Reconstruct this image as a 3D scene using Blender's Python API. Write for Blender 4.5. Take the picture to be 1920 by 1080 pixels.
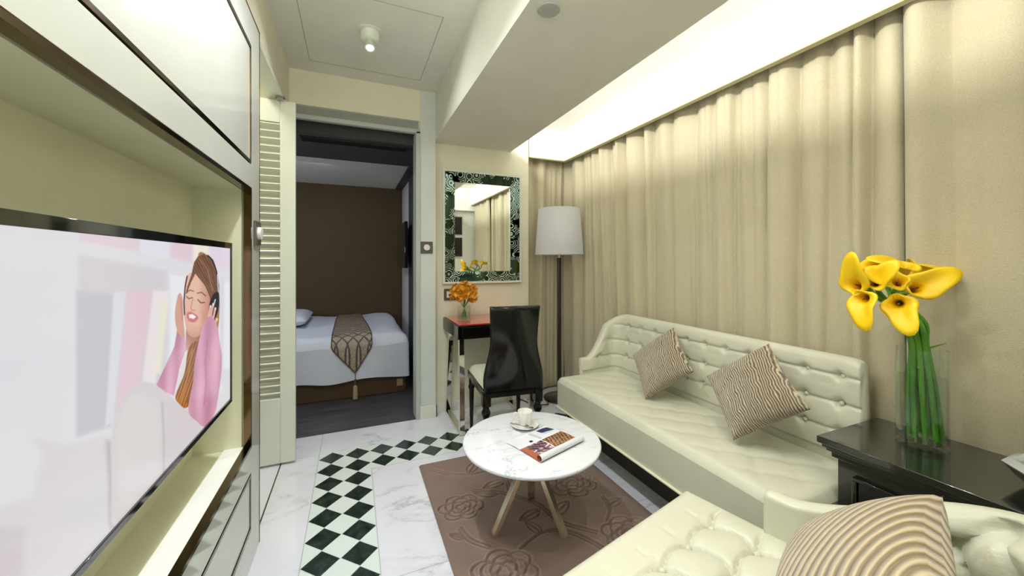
import bpy, bmesh, math, random
import numpy as np
from mathutils import Vector, Matrix
random.seed(7)
R = math.radians; PI = math.pi
S = bpy.context.scene
for o in list(bpy.data.objects): bpy.data.objects.remove(o)
COL = S.collection

# ------------------------------------------------------------------ camera
H = 1.17; FPX = 705.0; HOR = 490.0; YAW = math.atan2(298.0, 705.0)
cd = bpy.data.cameras.new('camera'); cam = bpy.data.objects.new('camera', cd); COL.objects.link(cam)
cam.location = (0, 0, H); cam.rotation_euler = (PI/2, 0, -YAW)
cd.sensor_width = 36; cd.lens = FPX/1920*36; cd.shift_y = -(540-HOR)/1920.0
cd.clip_start = 0.02; cd.clip_end = 50
S.camera = cam
CF = (math.sin(YAW), math.cos(YAW)); CR = (math.cos(YAW), -math.sin(YAW))
def at(px, py, d):                       # room point seen at a photograph pixel at depth d
    t = (px-960)/FPX
    return Vector((d*(CF[0]+t*CR[0]), d*(CF[1]+t*CR[1]), H+(HOR-py)/FPX*d))
def onz(px, py, z):
    return at(px, py, (H-z)*FPX/(py-HOR))

# ------------------------------------------------------------------ world, view, lights
S.view_settings.view_transform = 'Standard'; S.view_settings.look = 'None'
S.view_settings.exposure = 0.06; S.view_settings.gamma = 1.0; S.view_settings.use_curve_mapping = False
w = bpy.data.worlds.new('world'); S.world = w; w.use_nodes = True
w.node_tree.nodes['Background'].inputs[0].default_value = (.75, .85, 1, 1)
w.node_tree.nodes['Background'].inputs[1].default_value = 0.4
def area(name, loc, direction, sx, sy, power, col=(1,1,1), shape='RECTANGLE', spread=180):
    l = bpy.data.lights.new(name, 'AREA'); l.shape = shape; l.size = sx; l.size_y = sy
    l.energy = power; l.color = col; l.spread = R(spread)
    o = bpy.data.objects.new(name, l); COL.objects.link(o); o.location = loc
    o.rotation_euler = Vector(direction).to_track_quat('-Z', 'Y').to_euler(); return o
WARM = (1.0, .955, .83); COOL = (.93, .96, 1.0)
# strip lamp lying in the ceiling cove
area('cove_strip_light', (1.02, 1.42, 2.24), (1, 0, -.05), 2.9, .06, 16.5, (1, .985, .955))
bpy.data.objects['cove_strip_light'].rotation_euler = (R(90), 0, R(-90))
# lamps of round ceiling downlights, added out of view for even brightness
DL = [(.02, .55, 2.436, 5.0, COOL), (.02, 1.30, 2.436, 9.0, COOL), (.95, .30, 2.086, .8, WARM), (.95, .85, 2.086, 2.4, WARM)]
for x, y, z, p, c in DL:
    area('downlight_lamp', (x, y, z-.012), (0, 0, -1), .07, .07, p, c, 'DISK', 130)
area('wall_light_lamp', (.16, .02, 1.865), (.1, .35, 1), .16, .06, 13.0, (1, .985, .95), spread=150)  # fill light added out of view to brighten the ceiling
pl = bpy.data.lights.new('lamp_bulb', 'POINT'); pl.energy = 6.5; pl.shadow_soft_size = .03; pl.color = (1, .99, .97)
po = bpy.data.objects.new('lamp_bulb', pl); COL.objects.link(po); po.location = (1.62, 2.80, 1.43)
pl = bpy.data.lights.new('bedside_lamp', 'POINT'); pl.energy = 24; pl.shadow_soft_size = .12; pl.color = (.86, .92, 1.0)  # added unseen lamp, lifts the bedroom ceiling and walls
po = bpy.data.objects.new('bedside_lamp', pl); COL.objects.link(po); po.location = (-1.75, 3.3, 1.15)
area('spot_lamp', (.085, 2.16, 2.285), (.08, -.35, -1), .05, .05, 4.0, COOL, 'DISK')
area('bathroom_lamp', (-.70, 2.15, 2.42), (0, 0, -1), .25, .25, 5.0, WARM, 'DISK')  # added unseen lamp, brightens the space behind the folding door
area('bedroom_lamp', (-.3, 3.75, 2.05), (0, .2, -1), .3, .3, 5.0, (.80, .87, 1.0), 'DISK')  # added unseen lamp, brightens the bed from above

# ------------------------------------------------------------------ materials
def lin(c):
    return tuple((v/255/12.92 if v/255 <= .04045 else ((v/255+.055)/1.055)**2.4) for v in c)
MATS = {}
class NT:
    def __init__(s, name):
        s.m = bpy.data.materials.new(name); s.m.use_nodes = True; s.t = s.m.node_tree
        s.b = s.t.nodes['Principled BSDF']; MATS[name] = s.m
    def n(s, typ, **kw):
        n = s.t.nodes.new(typ)
        for k, v in kw.items():
            if k.startswith('i_'):
                key = k[2:]; key = int(key) if key.isdigit() else key
                n.inputs[key].default_value = v
            else: setattr(n, k, v)
        return n
    def l(s, a, b): s.t.links.new(a, b)
    def coords(s, scale=(1,1,1), rot=(0,0,0), kind='Object'):
        c = s.n('ShaderNodeTexCoord'); m = s.n('ShaderNodeMapping')
        m.inputs['Scale'].default_value = scale; m.inputs['Rotation'].default_value = rot
        s.l(c.outputs[kind], m.inputs[0]); return m.outputs[0]
    def bump(s, h, dist=.002, strength=1.0):
        b = s.n('ShaderNodeBump'); b.inputs['Distance'].default_value = dist; b.inputs['Strength'].default_value = strength
        s.l(h, b.inputs['Height']); s.l(b.outputs[0], s.b.inputs['Normal'])
    def ramp(s, f, stops):
        r = s.n('ShaderNodeValToRGB'); e = r.color_ramp.elements
        while len(e) < len(stops): e.new(.5)
        for i, (p, c) in enumerate(stops): e[i].position = p; e[i].color = (*c, 1)
        s.l(f, r.inputs[0]); return r.outputs[0]
def mat(name, rgb, rough=.5, metal=0, coat=0, noise=0, nscale=200, sheen=0, var=0, spec=None):
    q = NT(name); c = lin(rgb); b = q.b
    b.inputs['Base Color'].default_value = (*c, 1); b.inputs['Roughness'].default_value = rough
    b.inputs['Metallic'].default_value = metal; b.inputs['Coat Weight'].default_value = coat
    b.inputs['Coat Roughness'].default_value = .05; b.inputs['Sheen Weight'].default_value = sheen
    if spec is not None: b.inputs['Specular IOR Level'].default_value = spec
    co = q.coords()
    if var or True:
        nz = q.n('ShaderNodeTexNoise', i_Scale=6.0, i_Detail=4.0); q.l(co, nz.inputs[0])
        v = var or .03
        q.l(q.ramp(nz.outputs[0], [(.3, tuple(x*(1-v) for x in c)), (.7, tuple(min(1, x*(1+v)) for x in c))]), b.inputs['Base Color'])
    if noise:
        n2 = q.n('ShaderNodeTexNoise', i_Scale=float(nscale), i_Detail=3.0); q.l(co, n2.inputs[0]); q.bump(n2.outputs[0], noise)
    return q.m
mat('ceiling_paint', (232, 231, 220), .85, noise=.0004, nscale=300)
mat('soffit_paint', (228, 226, 212), .85, noise=.0004, nscale=300)
mat('wall_cream', (234, 230, 206), .7, noise=.0003, nscale=400)
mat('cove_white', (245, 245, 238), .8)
mat('trim_white', (222, 226, 212), .35, coat=.3)
mat('frame_grey', (182, 190, 184), .4)
mat('groove_grey', (178, 176, 162), .8)
mat('grille_grey', (176, 178, 170), .5)
mat('post_paint', (214, 220, 212), .5)
mat('grille_black', (22, 22, 22), .5)
mat('pelmet_edge', (208, 200, 160), .6)
mat('lacquer_white', (208, 211, 200), .5, coat=1.0)
mat('lacquer_cream', (222, 222, 190), .16, coat=.7)
mat('niche_cream', (232, 232, 200), .45)
mat('bronze_mirror', (112, 92, 66), .12, 1.0)
mat('black_gloss', (10, 11, 11), .06, coat=1.0)
mat('black_lacquer', (8, 10, 9), .10, coat=.15, spec=.4)
mat('dark_table', (34, 35, 31), .14, coat=.7)
mat('dark_panel', (14, 17, 24), .25, coat=.5)
mat('chrome', (225, 222, 212), .05, 1.0)
mat('champagne_chrome', (250, 240, 212), .22, .93)
mat('mirror_glass', (238, 242, 238), .01, 1.0)
mat('shade_white', (240, 242, 246), .8, noise=.0005, nscale=500)
mat('leather_cream', (213, 213, 192), .36, noise=.0006, nscale=160, coat=.08)
mat('leather_piping', (236, 232, 205), .4)
mat('sofa_base', (58, 56, 44), .5)
mat('red_glass', (208, 40, 34), .12, coat=.8)
mat('porcelain', (242, 240, 232), .12, coat=.6)
mat('steel', (170, 170, 170), .2, 1.0)
mat('plate_brown', (92, 84, 74), .4)
mat('switch_white', (232, 232, 226), .4)
mat('bed_brown', (82, 60, 36), .5)
mat('linen_white', (222, 226, 240), .8, noise=.002, nscale=14)
mat('bedroom_brown', (82, 66, 42), .75, noise=.0004)
mat('bedroom_grey', (206, 206, 198), .8)
mat('bedroom_dark', (62, 62, 64), .7)
mat('black_matt', (14, 14, 14), .5)
mat('picture_black', (26, 26, 26), .4, var=.4)
mat('petal_yellow', (250, 200, 0), .45, var=.12)
mat('spadix_brown', (130, 70, 10), .6)
mat('stem_green', (88, 150, 44), .4, var=.3)
mat('petal_orange', (240, 160, 16), .5, var=.3)
mat('paper_white', (226, 228, 232), .35)
mat('tassel_gold', (170, 146, 112), .7, noise=.001)
mat('cable_black', (10, 10, 10), .4)
mat('stone_dish', (186, 190, 186), .25, coat=.3, var=.1)
mat('dish_dark', (24, 28, 40), .15, coat=.8)

def glass(name, col, ior, rough=0):
    q = NT(name); b = q.b
    b.inputs['Base Color'].default_value = (*col, 1); b.inputs['Roughness'].default_value = rough
    b.inputs['Transmission Weight'].default_value = 1; b.inputs['IOR'].default_value = ior
    nz = q.n('ShaderNodeTexNoise', i_Scale=3.0); q.l(q.coords(), nz.inputs[0]); q.bump(nz.outputs[0], .0002, .2)
q = NT('shade_fabric'); q.b.inputs['Base Color'].default_value = (*lin((240, 242, 246)), 1); q.b.inputs['Roughness'].default_value = .8
nz = q.n('ShaderNodeTexNoise', i_Scale=500.0); q.l(q.coords(), nz.inputs[0]); q.bump(nz.outputs[0], .0004)
tl = q.n('ShaderNodeBsdfTranslucent'); tl.inputs[0].default_value = (.85, .86, .88, 1); mx = q.n('ShaderNodeMixShader', i_0=.45)
q.l(q.b.outputs[0], mx.inputs[1]); q.l(tl.outputs[0], mx.inputs[2]); q.l(mx.outputs[0], q.t.nodes['Material Output'].inputs[0])
def thin_glass(name, tint, ior, rough=.0):
    q = NT(name); tr = q.n('ShaderNodeBsdfTransparent'); tr.inputs[0].default_value = (*tint, 1)
    gl = q.n('ShaderNodeBsdfGlossy'); gl.inputs['Roughness'].default_value = .02; lw = q.n('ShaderNodeLayerWeight', i_Blend=.5); pw = q.n('ShaderNodeMath', operation='POWER', i_1=2.6); q.l(lw.outputs['Facing'], pw.inputs[0]); fr = q.n('ShaderNodeMapRange'); fr.inputs[3].default_value = (ior-1)**2*.16; fr.inputs[4].default_value = .75; q.l(pw.outputs[0], fr.inputs[0])
    nz = q.n('ShaderNodeTexNoise', i_Scale=3.0); q.l(q.coords(), nz.inputs[0]); bp_ = q.n('ShaderNodeBump'); bp_.inputs['Distance'].default_value = .0002; q.l(nz.outputs[0], bp_.inputs['Height']); q.l(bp_.outputs[0], gl.inputs['Normal'])
    mx = q.n('ShaderNodeMixShader'); q.l(fr.outputs[0], mx.inputs[0]); q.l(tr.outputs[0], mx.inputs[1]); q.l(gl.outputs[0], mx.inputs[2])
    q.l(mx.outputs[0], q.t.nodes['Material Output'].inputs[0])
thin_glass('clear_glass', (.955, .985, .965), 1.5); thin_glass('water', (.94, .98, .94), 1.25)

# emissive lamp lens
q = NT('lily_petal'); c_ = q.n('ShaderNodeVertexColor', layer_name='Col'); q.l(c_.outputs[0], q.b.inputs['Base Color']); q.b.inputs['Roughness'].default_value = .45
q = NT('lamp_lens'); q.b.inputs['Base Color'].default_value = (1,1,1,1)
q.b.inputs['Emission Color'].default_value = (1, .98, .95, 1); q.b.inputs['Emission Strength'].default_value = 9
# marble
def marble(name, base, vein, scale, tiles=False, rough=.08):
    q = NT(name); co = q.coords()
    n1 = q.n('ShaderNodeTexNoise', i_Scale=1.6*scale, i_Detail=6.0, i_Roughness=.6); q.l(co, n1.inputs[0])
    mx = q.n('ShaderNodeMix', data_type='RGBA', i_0=.18); q.l(co, mx.inputs[6]); q.l(n1.outputs[1], mx.inputs[7])
    mp = q.n('ShaderNodeMapping'); mp.inputs['Rotation'].default_value = (0, 0, .7); mp.inputs['Scale'].default_value = (1, 2.6, 1); q.l(mx.outputs[2], mp.inputs[0])
    n2 = q.n('ShaderNodeTexNoise', i_Scale=2.2*scale, i_Detail=8.0, i_Roughness=.55); q.l(mp.outputs[0], n2.inputs[0])
    a = q.n('ShaderNodeMath', operation='SUBTRACT', i_1=.5); q.l(n2.outputs[0], a.inputs[0])
    a2 = q.n('ShaderNodeMath', operation='ABSOLUTE'); q.l(a.outputs[0], a2.inputs[0])
    c = q.ramp(a2.outputs[0], [(0, vein), (.010, tuple(.35*x+.65*y for x, y in zip(vein, base))), (.045, base)])
    n3 = q.n('ShaderNodeTexNoise', i_Scale=3*scale, i_Detail=3.0); q.l(co, n3.inputs[0])
    m3 = q.n('ShaderNodeMapRange'); m3.inputs[1].default_value = .42; m3.inputs[2].default_value = .62; q.l(n3.outputs[0], m3.inputs[0])
    m2 = q.n('ShaderNodeMix', data_type='RGBA'); m2.inputs[6].default_value = (*base, 1); q.l(m3.outputs[0], m2.inputs[0]); q.l(c, m2.inputs[7])
    out = m2.outputs[2]
    if tiles:
        sx = q.n('ShaderNodeSeparateXYZ'); q.l(co, sx.inputs[0])
        def M(op, a, b=None):
            n = q.n('ShaderNodeMath', operation=op)
            for i, v in enumerate((a, b)):
                if v is None: continue
                if isinstance(v, (int, float)): n.inputs[i].default_value = v
                else: q.l(v, n.inputs[i])
            return n.outputs[0]
        X, Y = sx.outputs[0], sx.outputs[1]
        W0, W1, Y0, Y1 = -.187, .096, 2.265, 2.548; P = .1415
        def between(v, a, b): return M('MULTIPLY', M('GREATER_THAN', v, a), M('LESS_THAN', v, b))
        s1 = M('MULTIPLY', between(X, W0, W1), M('LESS_THAN', Y, Y1))
        s2 = M('MULTIPLY', between(Y, Y0, Y1), between(X, W0, 1.6))
        strip = M('MAXIMUM', s1, s2)
        def cell(v, o): return M('ABSOLUTE', M('SUBTRACT', M('FRACT', M('DIVIDE', M('SUBTRACT', v, o), P)), .5))
        dm = M('ADD', cell(X, W0), cell(Y, Y1))
        dark = M('MULTIPLY', M('LESS_THAN', dm, .485), strip)
        def line(v, p, wd=.0018): return M('LESS_THAN', M('ABSOLUTE', M('SUBTRACT', v, p)), wd)
        g = M('MULTIPLY', line(dm, .5, .006), strip)
        def add(*a):
            r = a[0]
            for k in a[1:]: r = M('MAXIMUM', r, k)
            return r
        out_strip = M('SUBTRACT', 1.0, strip)
        jl = add(line(X, W0), M('MULTIPLY', line(X, W1), M('LESS_THAN', Y, Y0)), M('MULTIPLY', line(Y, Y0), M('GREATER_THAN', X, W1)),
                 M('MULTIPLY', line(Y, 1.45), out_strip), M('MULTIPLY', line(Y, .65), out_strip), M('MULTIPLY', line(Y, 2.548), M('LESS_THAN', X, W0)),
                 M('MULTIPLY', line(X, .78), out_strip))
        jt = M('MULTIPLY', add(jl, g), .5)
        nn = q.n('ShaderNodeTexNoise', i_Scale=25.0, i_Detail=5.0); q.l(co, nn.inputs[0])
        gc = q.ramp(nn.outputs[0], [(.35, lin((24, 36, 32))), (.7, lin((52, 66, 60)))])
        mm = q.n('ShaderNodeMix', data_type='RGBA'); q.l(strip, mm.inputs[0]); q.l(out, mm.inputs[6]); mm.inputs[7].default_value = (*lin((222, 232, 228)), 1)
        m4 = q.n('ShaderNodeMix', data_type='RGBA'); q.l(dark, m4.inputs[0]); q.l(mm.outputs[2], m4.inputs[6]); q.l(gc, m4.inputs[7])
        m5 = q.n('ShaderNodeMix', data_type='RGBA'); q.l(jt, m5.inputs[0]); q.l(m4.outputs[2], m5.inputs[6]); m5.inputs[7].default_value = (*lin((120, 124, 126)), 1)
        out = m5.outputs[2]
    q.l(out, q.b.inputs['Base Color']); q.b.inputs['Roughness'].default_value = rough
    q.b.inputs['Coat Weight'].default_value = .3; q.b.inputs['Coat Roughness'].default_value = .04
marble('marble_floor', lin((226, 228, 236)), lin((186, 186, 192)), 1.0, True, .12)
marble('marble_table', lin((228, 231, 236)), lin((172, 180, 194)), 3.0, False, .1)
# dark plank floor
q = NT('dark_planks'); co = q.coords((1, 8, 1))
nz = q.n('ShaderNodeTexNoise', i_Scale=3.0, i_Detail=6.0); q.l(co, nz.inputs[0])
q.l(q.ramp(nz.outputs[0], [(.3, lin((52, 50, 52))), (.7, lin((82, 80, 84)))]), q.b.inputs['Base Color']); q.b.inputs['Roughness'].default_value = .3
# curtain
q = NT('curtain_fabric'); co = q.coords()
wv = q.n('ShaderNodeTexWave', i_Scale=75.0, i_Distortion=2.5, i_Detail=2.0, bands_direction='Z'); q.l(co, wv.inputs[0])
n1 = q.n('ShaderNodeTexNoise', i_Scale=220.0, i_Detail=3.0); q.l(q.coords((1, 1, 2.2)), n1.inputs[0])
ad = q.n('ShaderNodeMath', operation='ADD'); q.l(wv.outputs[1], ad.inputs[0]); q.l(n1.outputs[0], ad.inputs[1])
q.bump(ad.outputs[0], .0006, .7)
q.l(q.ramp(n1.outputs[0], [(.25, lin((194, 184, 151))), (.75, lin((216, 207, 178)))]), q.b.inputs['Base Color'])
q.b.inputs['Roughness'].default_value = .6; q.b.inputs['Sheen Weight'].default_value = .35
# pleated cushion fabric
def pleats(name, lo, hi, scale, rot, dist):
    q = NT(name); co = q.coords((1, 1, 1), (0, 0, rot))
    wv = q.n('ShaderNodeTexWave', i_Scale=scale, i_Distortion=dist, i_Detail=2.0, bands_direction='X', wave_profile='SIN'); wv.inputs['Detail Scale'].default_value = .55
    q.l(co, wv.inputs[0])
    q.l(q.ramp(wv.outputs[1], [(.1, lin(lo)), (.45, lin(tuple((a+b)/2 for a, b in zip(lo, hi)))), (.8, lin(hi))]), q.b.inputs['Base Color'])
    q.bump(wv.outputs[1], .006, .9); q.b.inputs['Roughness'].default_value = .42; q.b.inputs['Sheen Weight'].default_value = .5
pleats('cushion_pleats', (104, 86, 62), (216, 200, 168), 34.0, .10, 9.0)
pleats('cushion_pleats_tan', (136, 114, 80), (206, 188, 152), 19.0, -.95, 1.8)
# damask runner
q = NT('damask'); co = q.coords((9, 9, 9), (0, 0, R(45)))
ck = q.n('ShaderNodeTexBrick', i_Scale=1.0, offset=0.0); ck.inputs['Mortar Size'].default_value = .05; ck.inputs['Brick Width'].default_value = .55; ck.inputs['Row Height'].default_value = .55
ck.inputs['Color1'].default_value = (*lin((186, 168, 148)), 1); ck.inputs['Color2'].default_value = (*lin((166, 148, 132)), 1); ck.inputs['Mortar'].default_value = (*lin((88, 74, 70)), 1)
q.l(co, ck.inputs[0]); vo = q.n('ShaderNodeTexVoronoi', i_Scale=42.0, feature='DISTANCE_TO_EDGE'); q.l(q.coords(), vo.inputs[0])
rr = q.ramp(vo.outputs[0], [(.02, (.55, .5, .5)), (.08, (1, 1, 1))])
mx = q.n('ShaderNodeMix', data_type='RGBA', blend_type='MULTIPLY', i_0=.8); q.l(ck.outputs[0], mx.inputs[6]); q.l(rr, mx.inputs[7])
q.l(mx.outputs[2], q.b.inputs['Base Color']); q.b.inputs['Roughness'].default_value = .5
# etched mirror border
q = NT('etched_mirror'); q.b.inputs['Metallic'].default_value = 1
vo = q.n('ShaderNodeTexVoronoi', i_Scale=13.0, i_Randomness=.55); q.l(q.coords(), vo.inputs[0])
sn = q.n('ShaderNodeMath', operation='MULTIPLY', i_1=44.0); q.l(vo.outputs[0], sn.inputs[0])
s2 = q.n('ShaderNodeMath', operation='SINE'); q.l(sn.outputs[0], s2.inputs[0])
s3 = q.n('ShaderNodeMath', operation='GREATER_THAN', i_1=.45); q.l(s2.outputs[0], s3.inputs[0])
nz = q.n('ShaderNodeTexNoise', i_Scale=9.0); q.l(q.coords(), nz.inputs[0]); gt = q.n('ShaderNodeMath', operation='GREATER_THAN', i_1=.47); q.l(nz.outputs[0], gt.inputs[0])
s4 = q.n('ShaderNodeMath', operation='MULTIPLY'); q.l(s3.outputs[0], s4.inputs[0]); q.l(gt.outputs[0], s4.inputs[1]); s3 = s4
q.l(q.ramp(s3.outputs[0], [(0, lin((58, 76, 68))), (1, lin((190, 208, 200)))]), q.b.inputs['Base Color'])
q.l(q.ramp(s3.outputs[0], [(0, (.04,)*3), (1, (.3,)*3)]), q.b.inputs['Roughness'])
# vertex colour materials
def vcol(name, rough=.5, emit=0, coat=0):
    q = NT(name); a = q.n('ShaderNodeVertexColor', layer_name='Col')
    if emit:
        q.b.inputs['Base Color'].default_value = (.01, .01, .01, 1); q.l(a.outputs[0], q.b.inputs['Emission Color']); q.b.inputs['Emission Strength'].default_value = emit
    else: q.l(a.outputs[0], q.b.inputs['Base Color'])
    q.b.inputs['Roughness'].default_value = rough; q.b.inputs['Coat Weight'].default_value = coat
    return q
vcol('screen_picture', .15, .92); qq = vcol('rug_pile', .95); qq.b.inputs['Sheen Weight'].default_value = .15
nz = qq.n('ShaderNodeTexNoise', i_Scale=900.0); qq.l(qq.coords(), nz.inputs[0]); qq.bump(nz.outputs[0], .002, .6)
vcol('printed_page', .3, 0, .3)

# ------------------------------------------------------------------ objects
ROOTS = {}
def thing(name, label, cat, loc=(0,0,0), rz=0, group=None, local=False):
    o = bpy.data.objects.new(name, None); COL.objects.link(o); o.location = loc; o.rotation_euler = (0, 0, rz)
    o.empty_display_size = .05; o['label'] = label; o['category'] = cat
    if group: o['group'] = group
    ROOTS[o] = local; return o
def tag(o, label, cat, group=None, kind=None):
    o['label'] = label; o['category'] = cat
    if group: o['group'] = group
    if kind: o['kind'] = kind
    return o
class MB:
    def __init__(s): s.v = []; s.f = []
    def add(s, vs, fs):
        k = len(s.v); s.v += [tuple(v) for v in vs]; s.f += [tuple(i+k for i in f) for f in fs]; return s
    def box(s, x0, x1, y0, y1, z0, z1, M=None):
        vs = [Vector((x, y, z)) for z in (z0, z1) for y in (y0, y1) for x in (x0, x1)]
        if M: vs = [M @ v for v in vs]
        return s.add(vs, [(0,2,3,1), (4,5,7,6), (0,1,5,4), (2,6,7,3), (0,4,6,2), (1,3,7,5)])
    def prism(s, poly, axis, a, b):      # poly of 2-D points in the two remaining axes (in order)
        def P(u, v, t): return {'x': (t, u, v), 'y': (u, t, v), 'z': (u, v, t)}[axis]
        n = len(poly); vs = [P(u, v, a) for u, v in poly]+[P(u, v, b) for u, v in poly]
        return s.add(vs, [tuple(range(n))[::-1], tuple(range(n, 2*n))]+[(i, (i+1) % n, n+(i+1) % n, n+i) for i in range(n)])
    def lathe(s, c, prof, n=32, M=None, axis=None):
        vs = []; fs = []
        for r, z in prof:
            for k in range(n):
                a = 2*PI*k/n; v = Vector((r*math.cos(a), r*math.sin(a), z))
                if M: v = M @ v
                vs.append(v+Vector(c))
        m = len(prof)
        for j in range(m-1):
            for k in range(n): fs.append((j*n+k, j*n+(k+1) % n, (j+1)*n+(k+1) % n, (j+1)*n+k))
        fs.append(tuple(range(n))[::-1]); fs.append(tuple((m-1)*n+k for k in range(n)))
        return s.add(vs, fs)
    def tube(s, pts, r, n=10, cap=True):
        pts = [Vector(p) for p in pts]; rs = r if isinstance(r, (list, tuple)) else [r]*len(pts)
        t0 = (pts[1]-pts[0]).normalized(); up = Vector((0,0,1)) if abs(t0.z) < .9 else Vector((1,0,0))
        u = t0.cross(up).normalized(); vs = []; fs = []
        for i, p in enumerate(pts):
            t = (pts[min(i+1, len(pts)-1)]-pts[max(i-1, 0)]).normalized()
            u = (u-t*u.dot(t)).normalized(); w_ = t.cross(u)
            for k in range(n):
                a = 2*PI*k/n; vs.append(p+(u*math.cos(a)+w_*math.sin(a))*rs[i])
        for j in range(len(pts)-1):
            for k in range(n): fs.append((j*n+k, j*n+(k+1) % n, (j+1)*n+(k+1) % n, (j+1)*n+k))
        if cap: fs.append(tuple(range(n))[::-1]); fs.append(tuple((len(pts)-1)*n+k for k in range(n)))
        return s.add(vs, fs)
    def bar(s, a, b, wx, wy, side=(1, 0, 0)):   # square bar from a to b
        a = Vector(a); b = Vector(b); t = (b-a).normalized(); u = Vector(side); u = (u-t*u.dot(t)).normalized(); v = t.cross(u)
        vs = [p+u*(i*wx/2)+v*(j*wy/2) for p in (a, b) for i, j in ((-1,-1), (1,-1), (1,1), (-1,1))]
        return s.add(vs, [(3,2,1,0), (4,5,6,7), (0,1,5,4), (1,2,6,5), (2,3,7,6), (3,0,4,7)])
    def grid(s, fn, nu, nv, closed_u=False):
        vs = [fn(i/(nu-(0 if closed_u else 1)), j/(nv-1)) for j in range(nv) for i in range(nu)]; fs = []
        for j in range(nv-1):
            for i in range(nu if closed_u else nu-1):
                i2 = (i+1) % nu; fs.append((j*nu+i, j*nu+i2, (j+1)*nu+i2, (j+1)*nu+i))
        return s.add(vs, fs)
    def build(s, name, m, parent=None, smooth=False, bevel=0, seg=2, sub=0, angle=None, solid=0, label=None):
        off = Vector((0,0,0))
        if parent is not None and not ROOTS.get(parent, True): off = Vector(parent.location)
        me = bpy.data.meshes.new(name); me.from_pydata([tuple(Vector(v)-off) for v in s.v], [], s.f); me.update()
        b = bmesh.new(); b.from_mesh(me); bmesh.ops.recalc_face_normals(b, faces=b.faces); b.to_mesh(me); b.free()
        o = bpy.data.objects.new(name, me); COL.objects.link(o); me.materials.append(MATS[m] if isinstance(m, str) else m)
        if parent is not None:
            o.parent = parent
            if parent.type == 'MESH': ROOTS[o] = True
        if solid: md = o.modifiers.new('solid', 'SOLIDIFY'); md.thickness = solid; md.offset = 0
        if bevel: md = o.modifiers.new('bevel', 'BEVEL'); md.width = bevel; md.segments = seg; md.limit_method = 'ANGLE'; md.angle_limit = R(40)
        if sub: md = o.modifiers.new('sub', 'SUBSURF'); md.levels = sub; md.render_levels = sub
        if smooth or bevel:
            me.polygons.foreach_set('use_smooth', [True]*len(me.polygons))
            me.set_sharp_from_angle(angle=R(angle or 40))
        if label: o['label'] = label
        return o
def sub_of(o, root): ROOTS[o] = ROOTS[root]; o['_'] = 0; del o['_']
def part(mb, name, m, root, parent=None, **kw):     # sub-part: geometry given in root's frame, parented to a part
    o = mb.build(name, m, root, **kw)
    if parent is not None: o.parent = parent
    return o
def struct(mb, name, m, **kw):
    o = mb.build(name, m, **kw); o['kind'] = 'structure'; return o
def sgroup(name):
    o = bpy.data.objects.new(name, None); COL.objects.link(o); o['kind'] = 'structure'; ROOTS[o] = True; return o

# ================================================================= SETTING
ZC = 2.44; ZS = 2.09; ZV = 2.34; YB = -.10
YF = 2.84; YM = 2.92; XP = 1.74; XR = 1.96
struct(MB().box(-1.1, XR, YB, YF, -.06, 0).box(.46, XR, YF, 3.14, -.06, 0).box(-1.1, -.46, YF, 2.96, -.06, 0), 'floor', 'marble_floor')
struct(MB().box(-2.1, .46, YF+.001, 2.97, -.06, .0005).box(-2.1, .60, 2.97, 5.0, -.06, .0005), 'floor_bedroom', 'dark_planks')
struct(MB().box(-1.1, .58, YB, 2.96, ZC, ZC+.04), 'ceiling', 'ceiling_paint')
g = MB(); gx0, gx1, gy0, gy1 = -.254, .435, 1.94, 2.685
for a in ((gx0, gx1, gy0, gy0+.004), (gx0, gx1, gy1-.004, gy1), (gx0, gx0+.004, gy0, gy1), (gx1-.004, gx1, gy0, gy1)): g.box(*a, ZC-.0012, ZC)
struct(g, 'trim_1', 'groove_grey')
struct(MB().box(.574, 1.22, YB, YM, ZS, ZS+.03).box(.574, .60, YB, YM, ZS+.03, ZC+.04), 'ceiling_soffit', 'soffit_paint')
struct(MB().box(.60, XR, YB, 3.14, ZV, ZV+.04), 'ceiling_cove', 'cove_white')
struct(MB().box(XP, XP+.03, YB, YM+.03, ZS-.018, ZV).box(1.40, XP, YM, YM+.03, ZS-.018, ZV), 'trim_2', 'cove_white')
struct(MB().box(XP-.002, XP+.032, YB, YM+.028, ZS-.026, ZS-.018).box(1.40, XP, YM-.002, YM+.028, ZS-.026, ZS-.018), 'trim_3', 'pelmet_edge')
# far wall (round the bedroom opening), the mirror wall, walls behind the curtains
struct(MB().box(-1.1, -.42, YF, 2.96, 0, ZC).box(-.42, .459, YF, 2.96, 2.21, ZC).box(-.42, .459, YF+.007, 2.96, 2.15, 2.21)
       .box(.574, 1.387, YM, 3.0, 0, ZV), 'wall_far', 'wall_cream')
struct(MB().box(.459, .574, YF, 2.96, 0, ZC), 'trim_6', 'post_paint')
struct(MB().box(1.357, 1.387, 3.0, 3.14, 0, ZV).box(1.387, XR, 3.14, 3.18, 0, ZV), 'wall_alcove', 'wall_cream')
struct(MB().box(XR, XR+.04, YB, 3.18, 0, ZV+.04), 'wall_right', 'wall_cream')
struct(MB().box(-1.1, XR+.04, YB-.04, YB, 0, ZC+.04), 'wall_back', 'cove_white')
struct(MB().box(.60, XR, YB, YB+.10, 1.98, ZV), 'wall_back_bulkhead', 'cove_white')
struct(MB().box(-1.14, -1.1, YB-.04, 2.96, 0, ZC+.04), 'wall_left', 'wall_cream')
struct(MB().box(-.44, -.385, YB, YF, 2.13, ZC), 'wall_left_header', 'wall_cream')
struct(MB().box(-.452, -.372, 1.87, YF, 2.105, 2.13), 'trim_4', 'trim_white', bevel=.002)
struct(MB().box(.459, .585, YF-.012, YF, 0, .09).box(.574, .586, YF-.012, YM, 0, .09).box(.586, 1.387, YM-.012, YM, 0, .07), 'baseboard_far', 'trim_white', bevel=.002)
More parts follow.
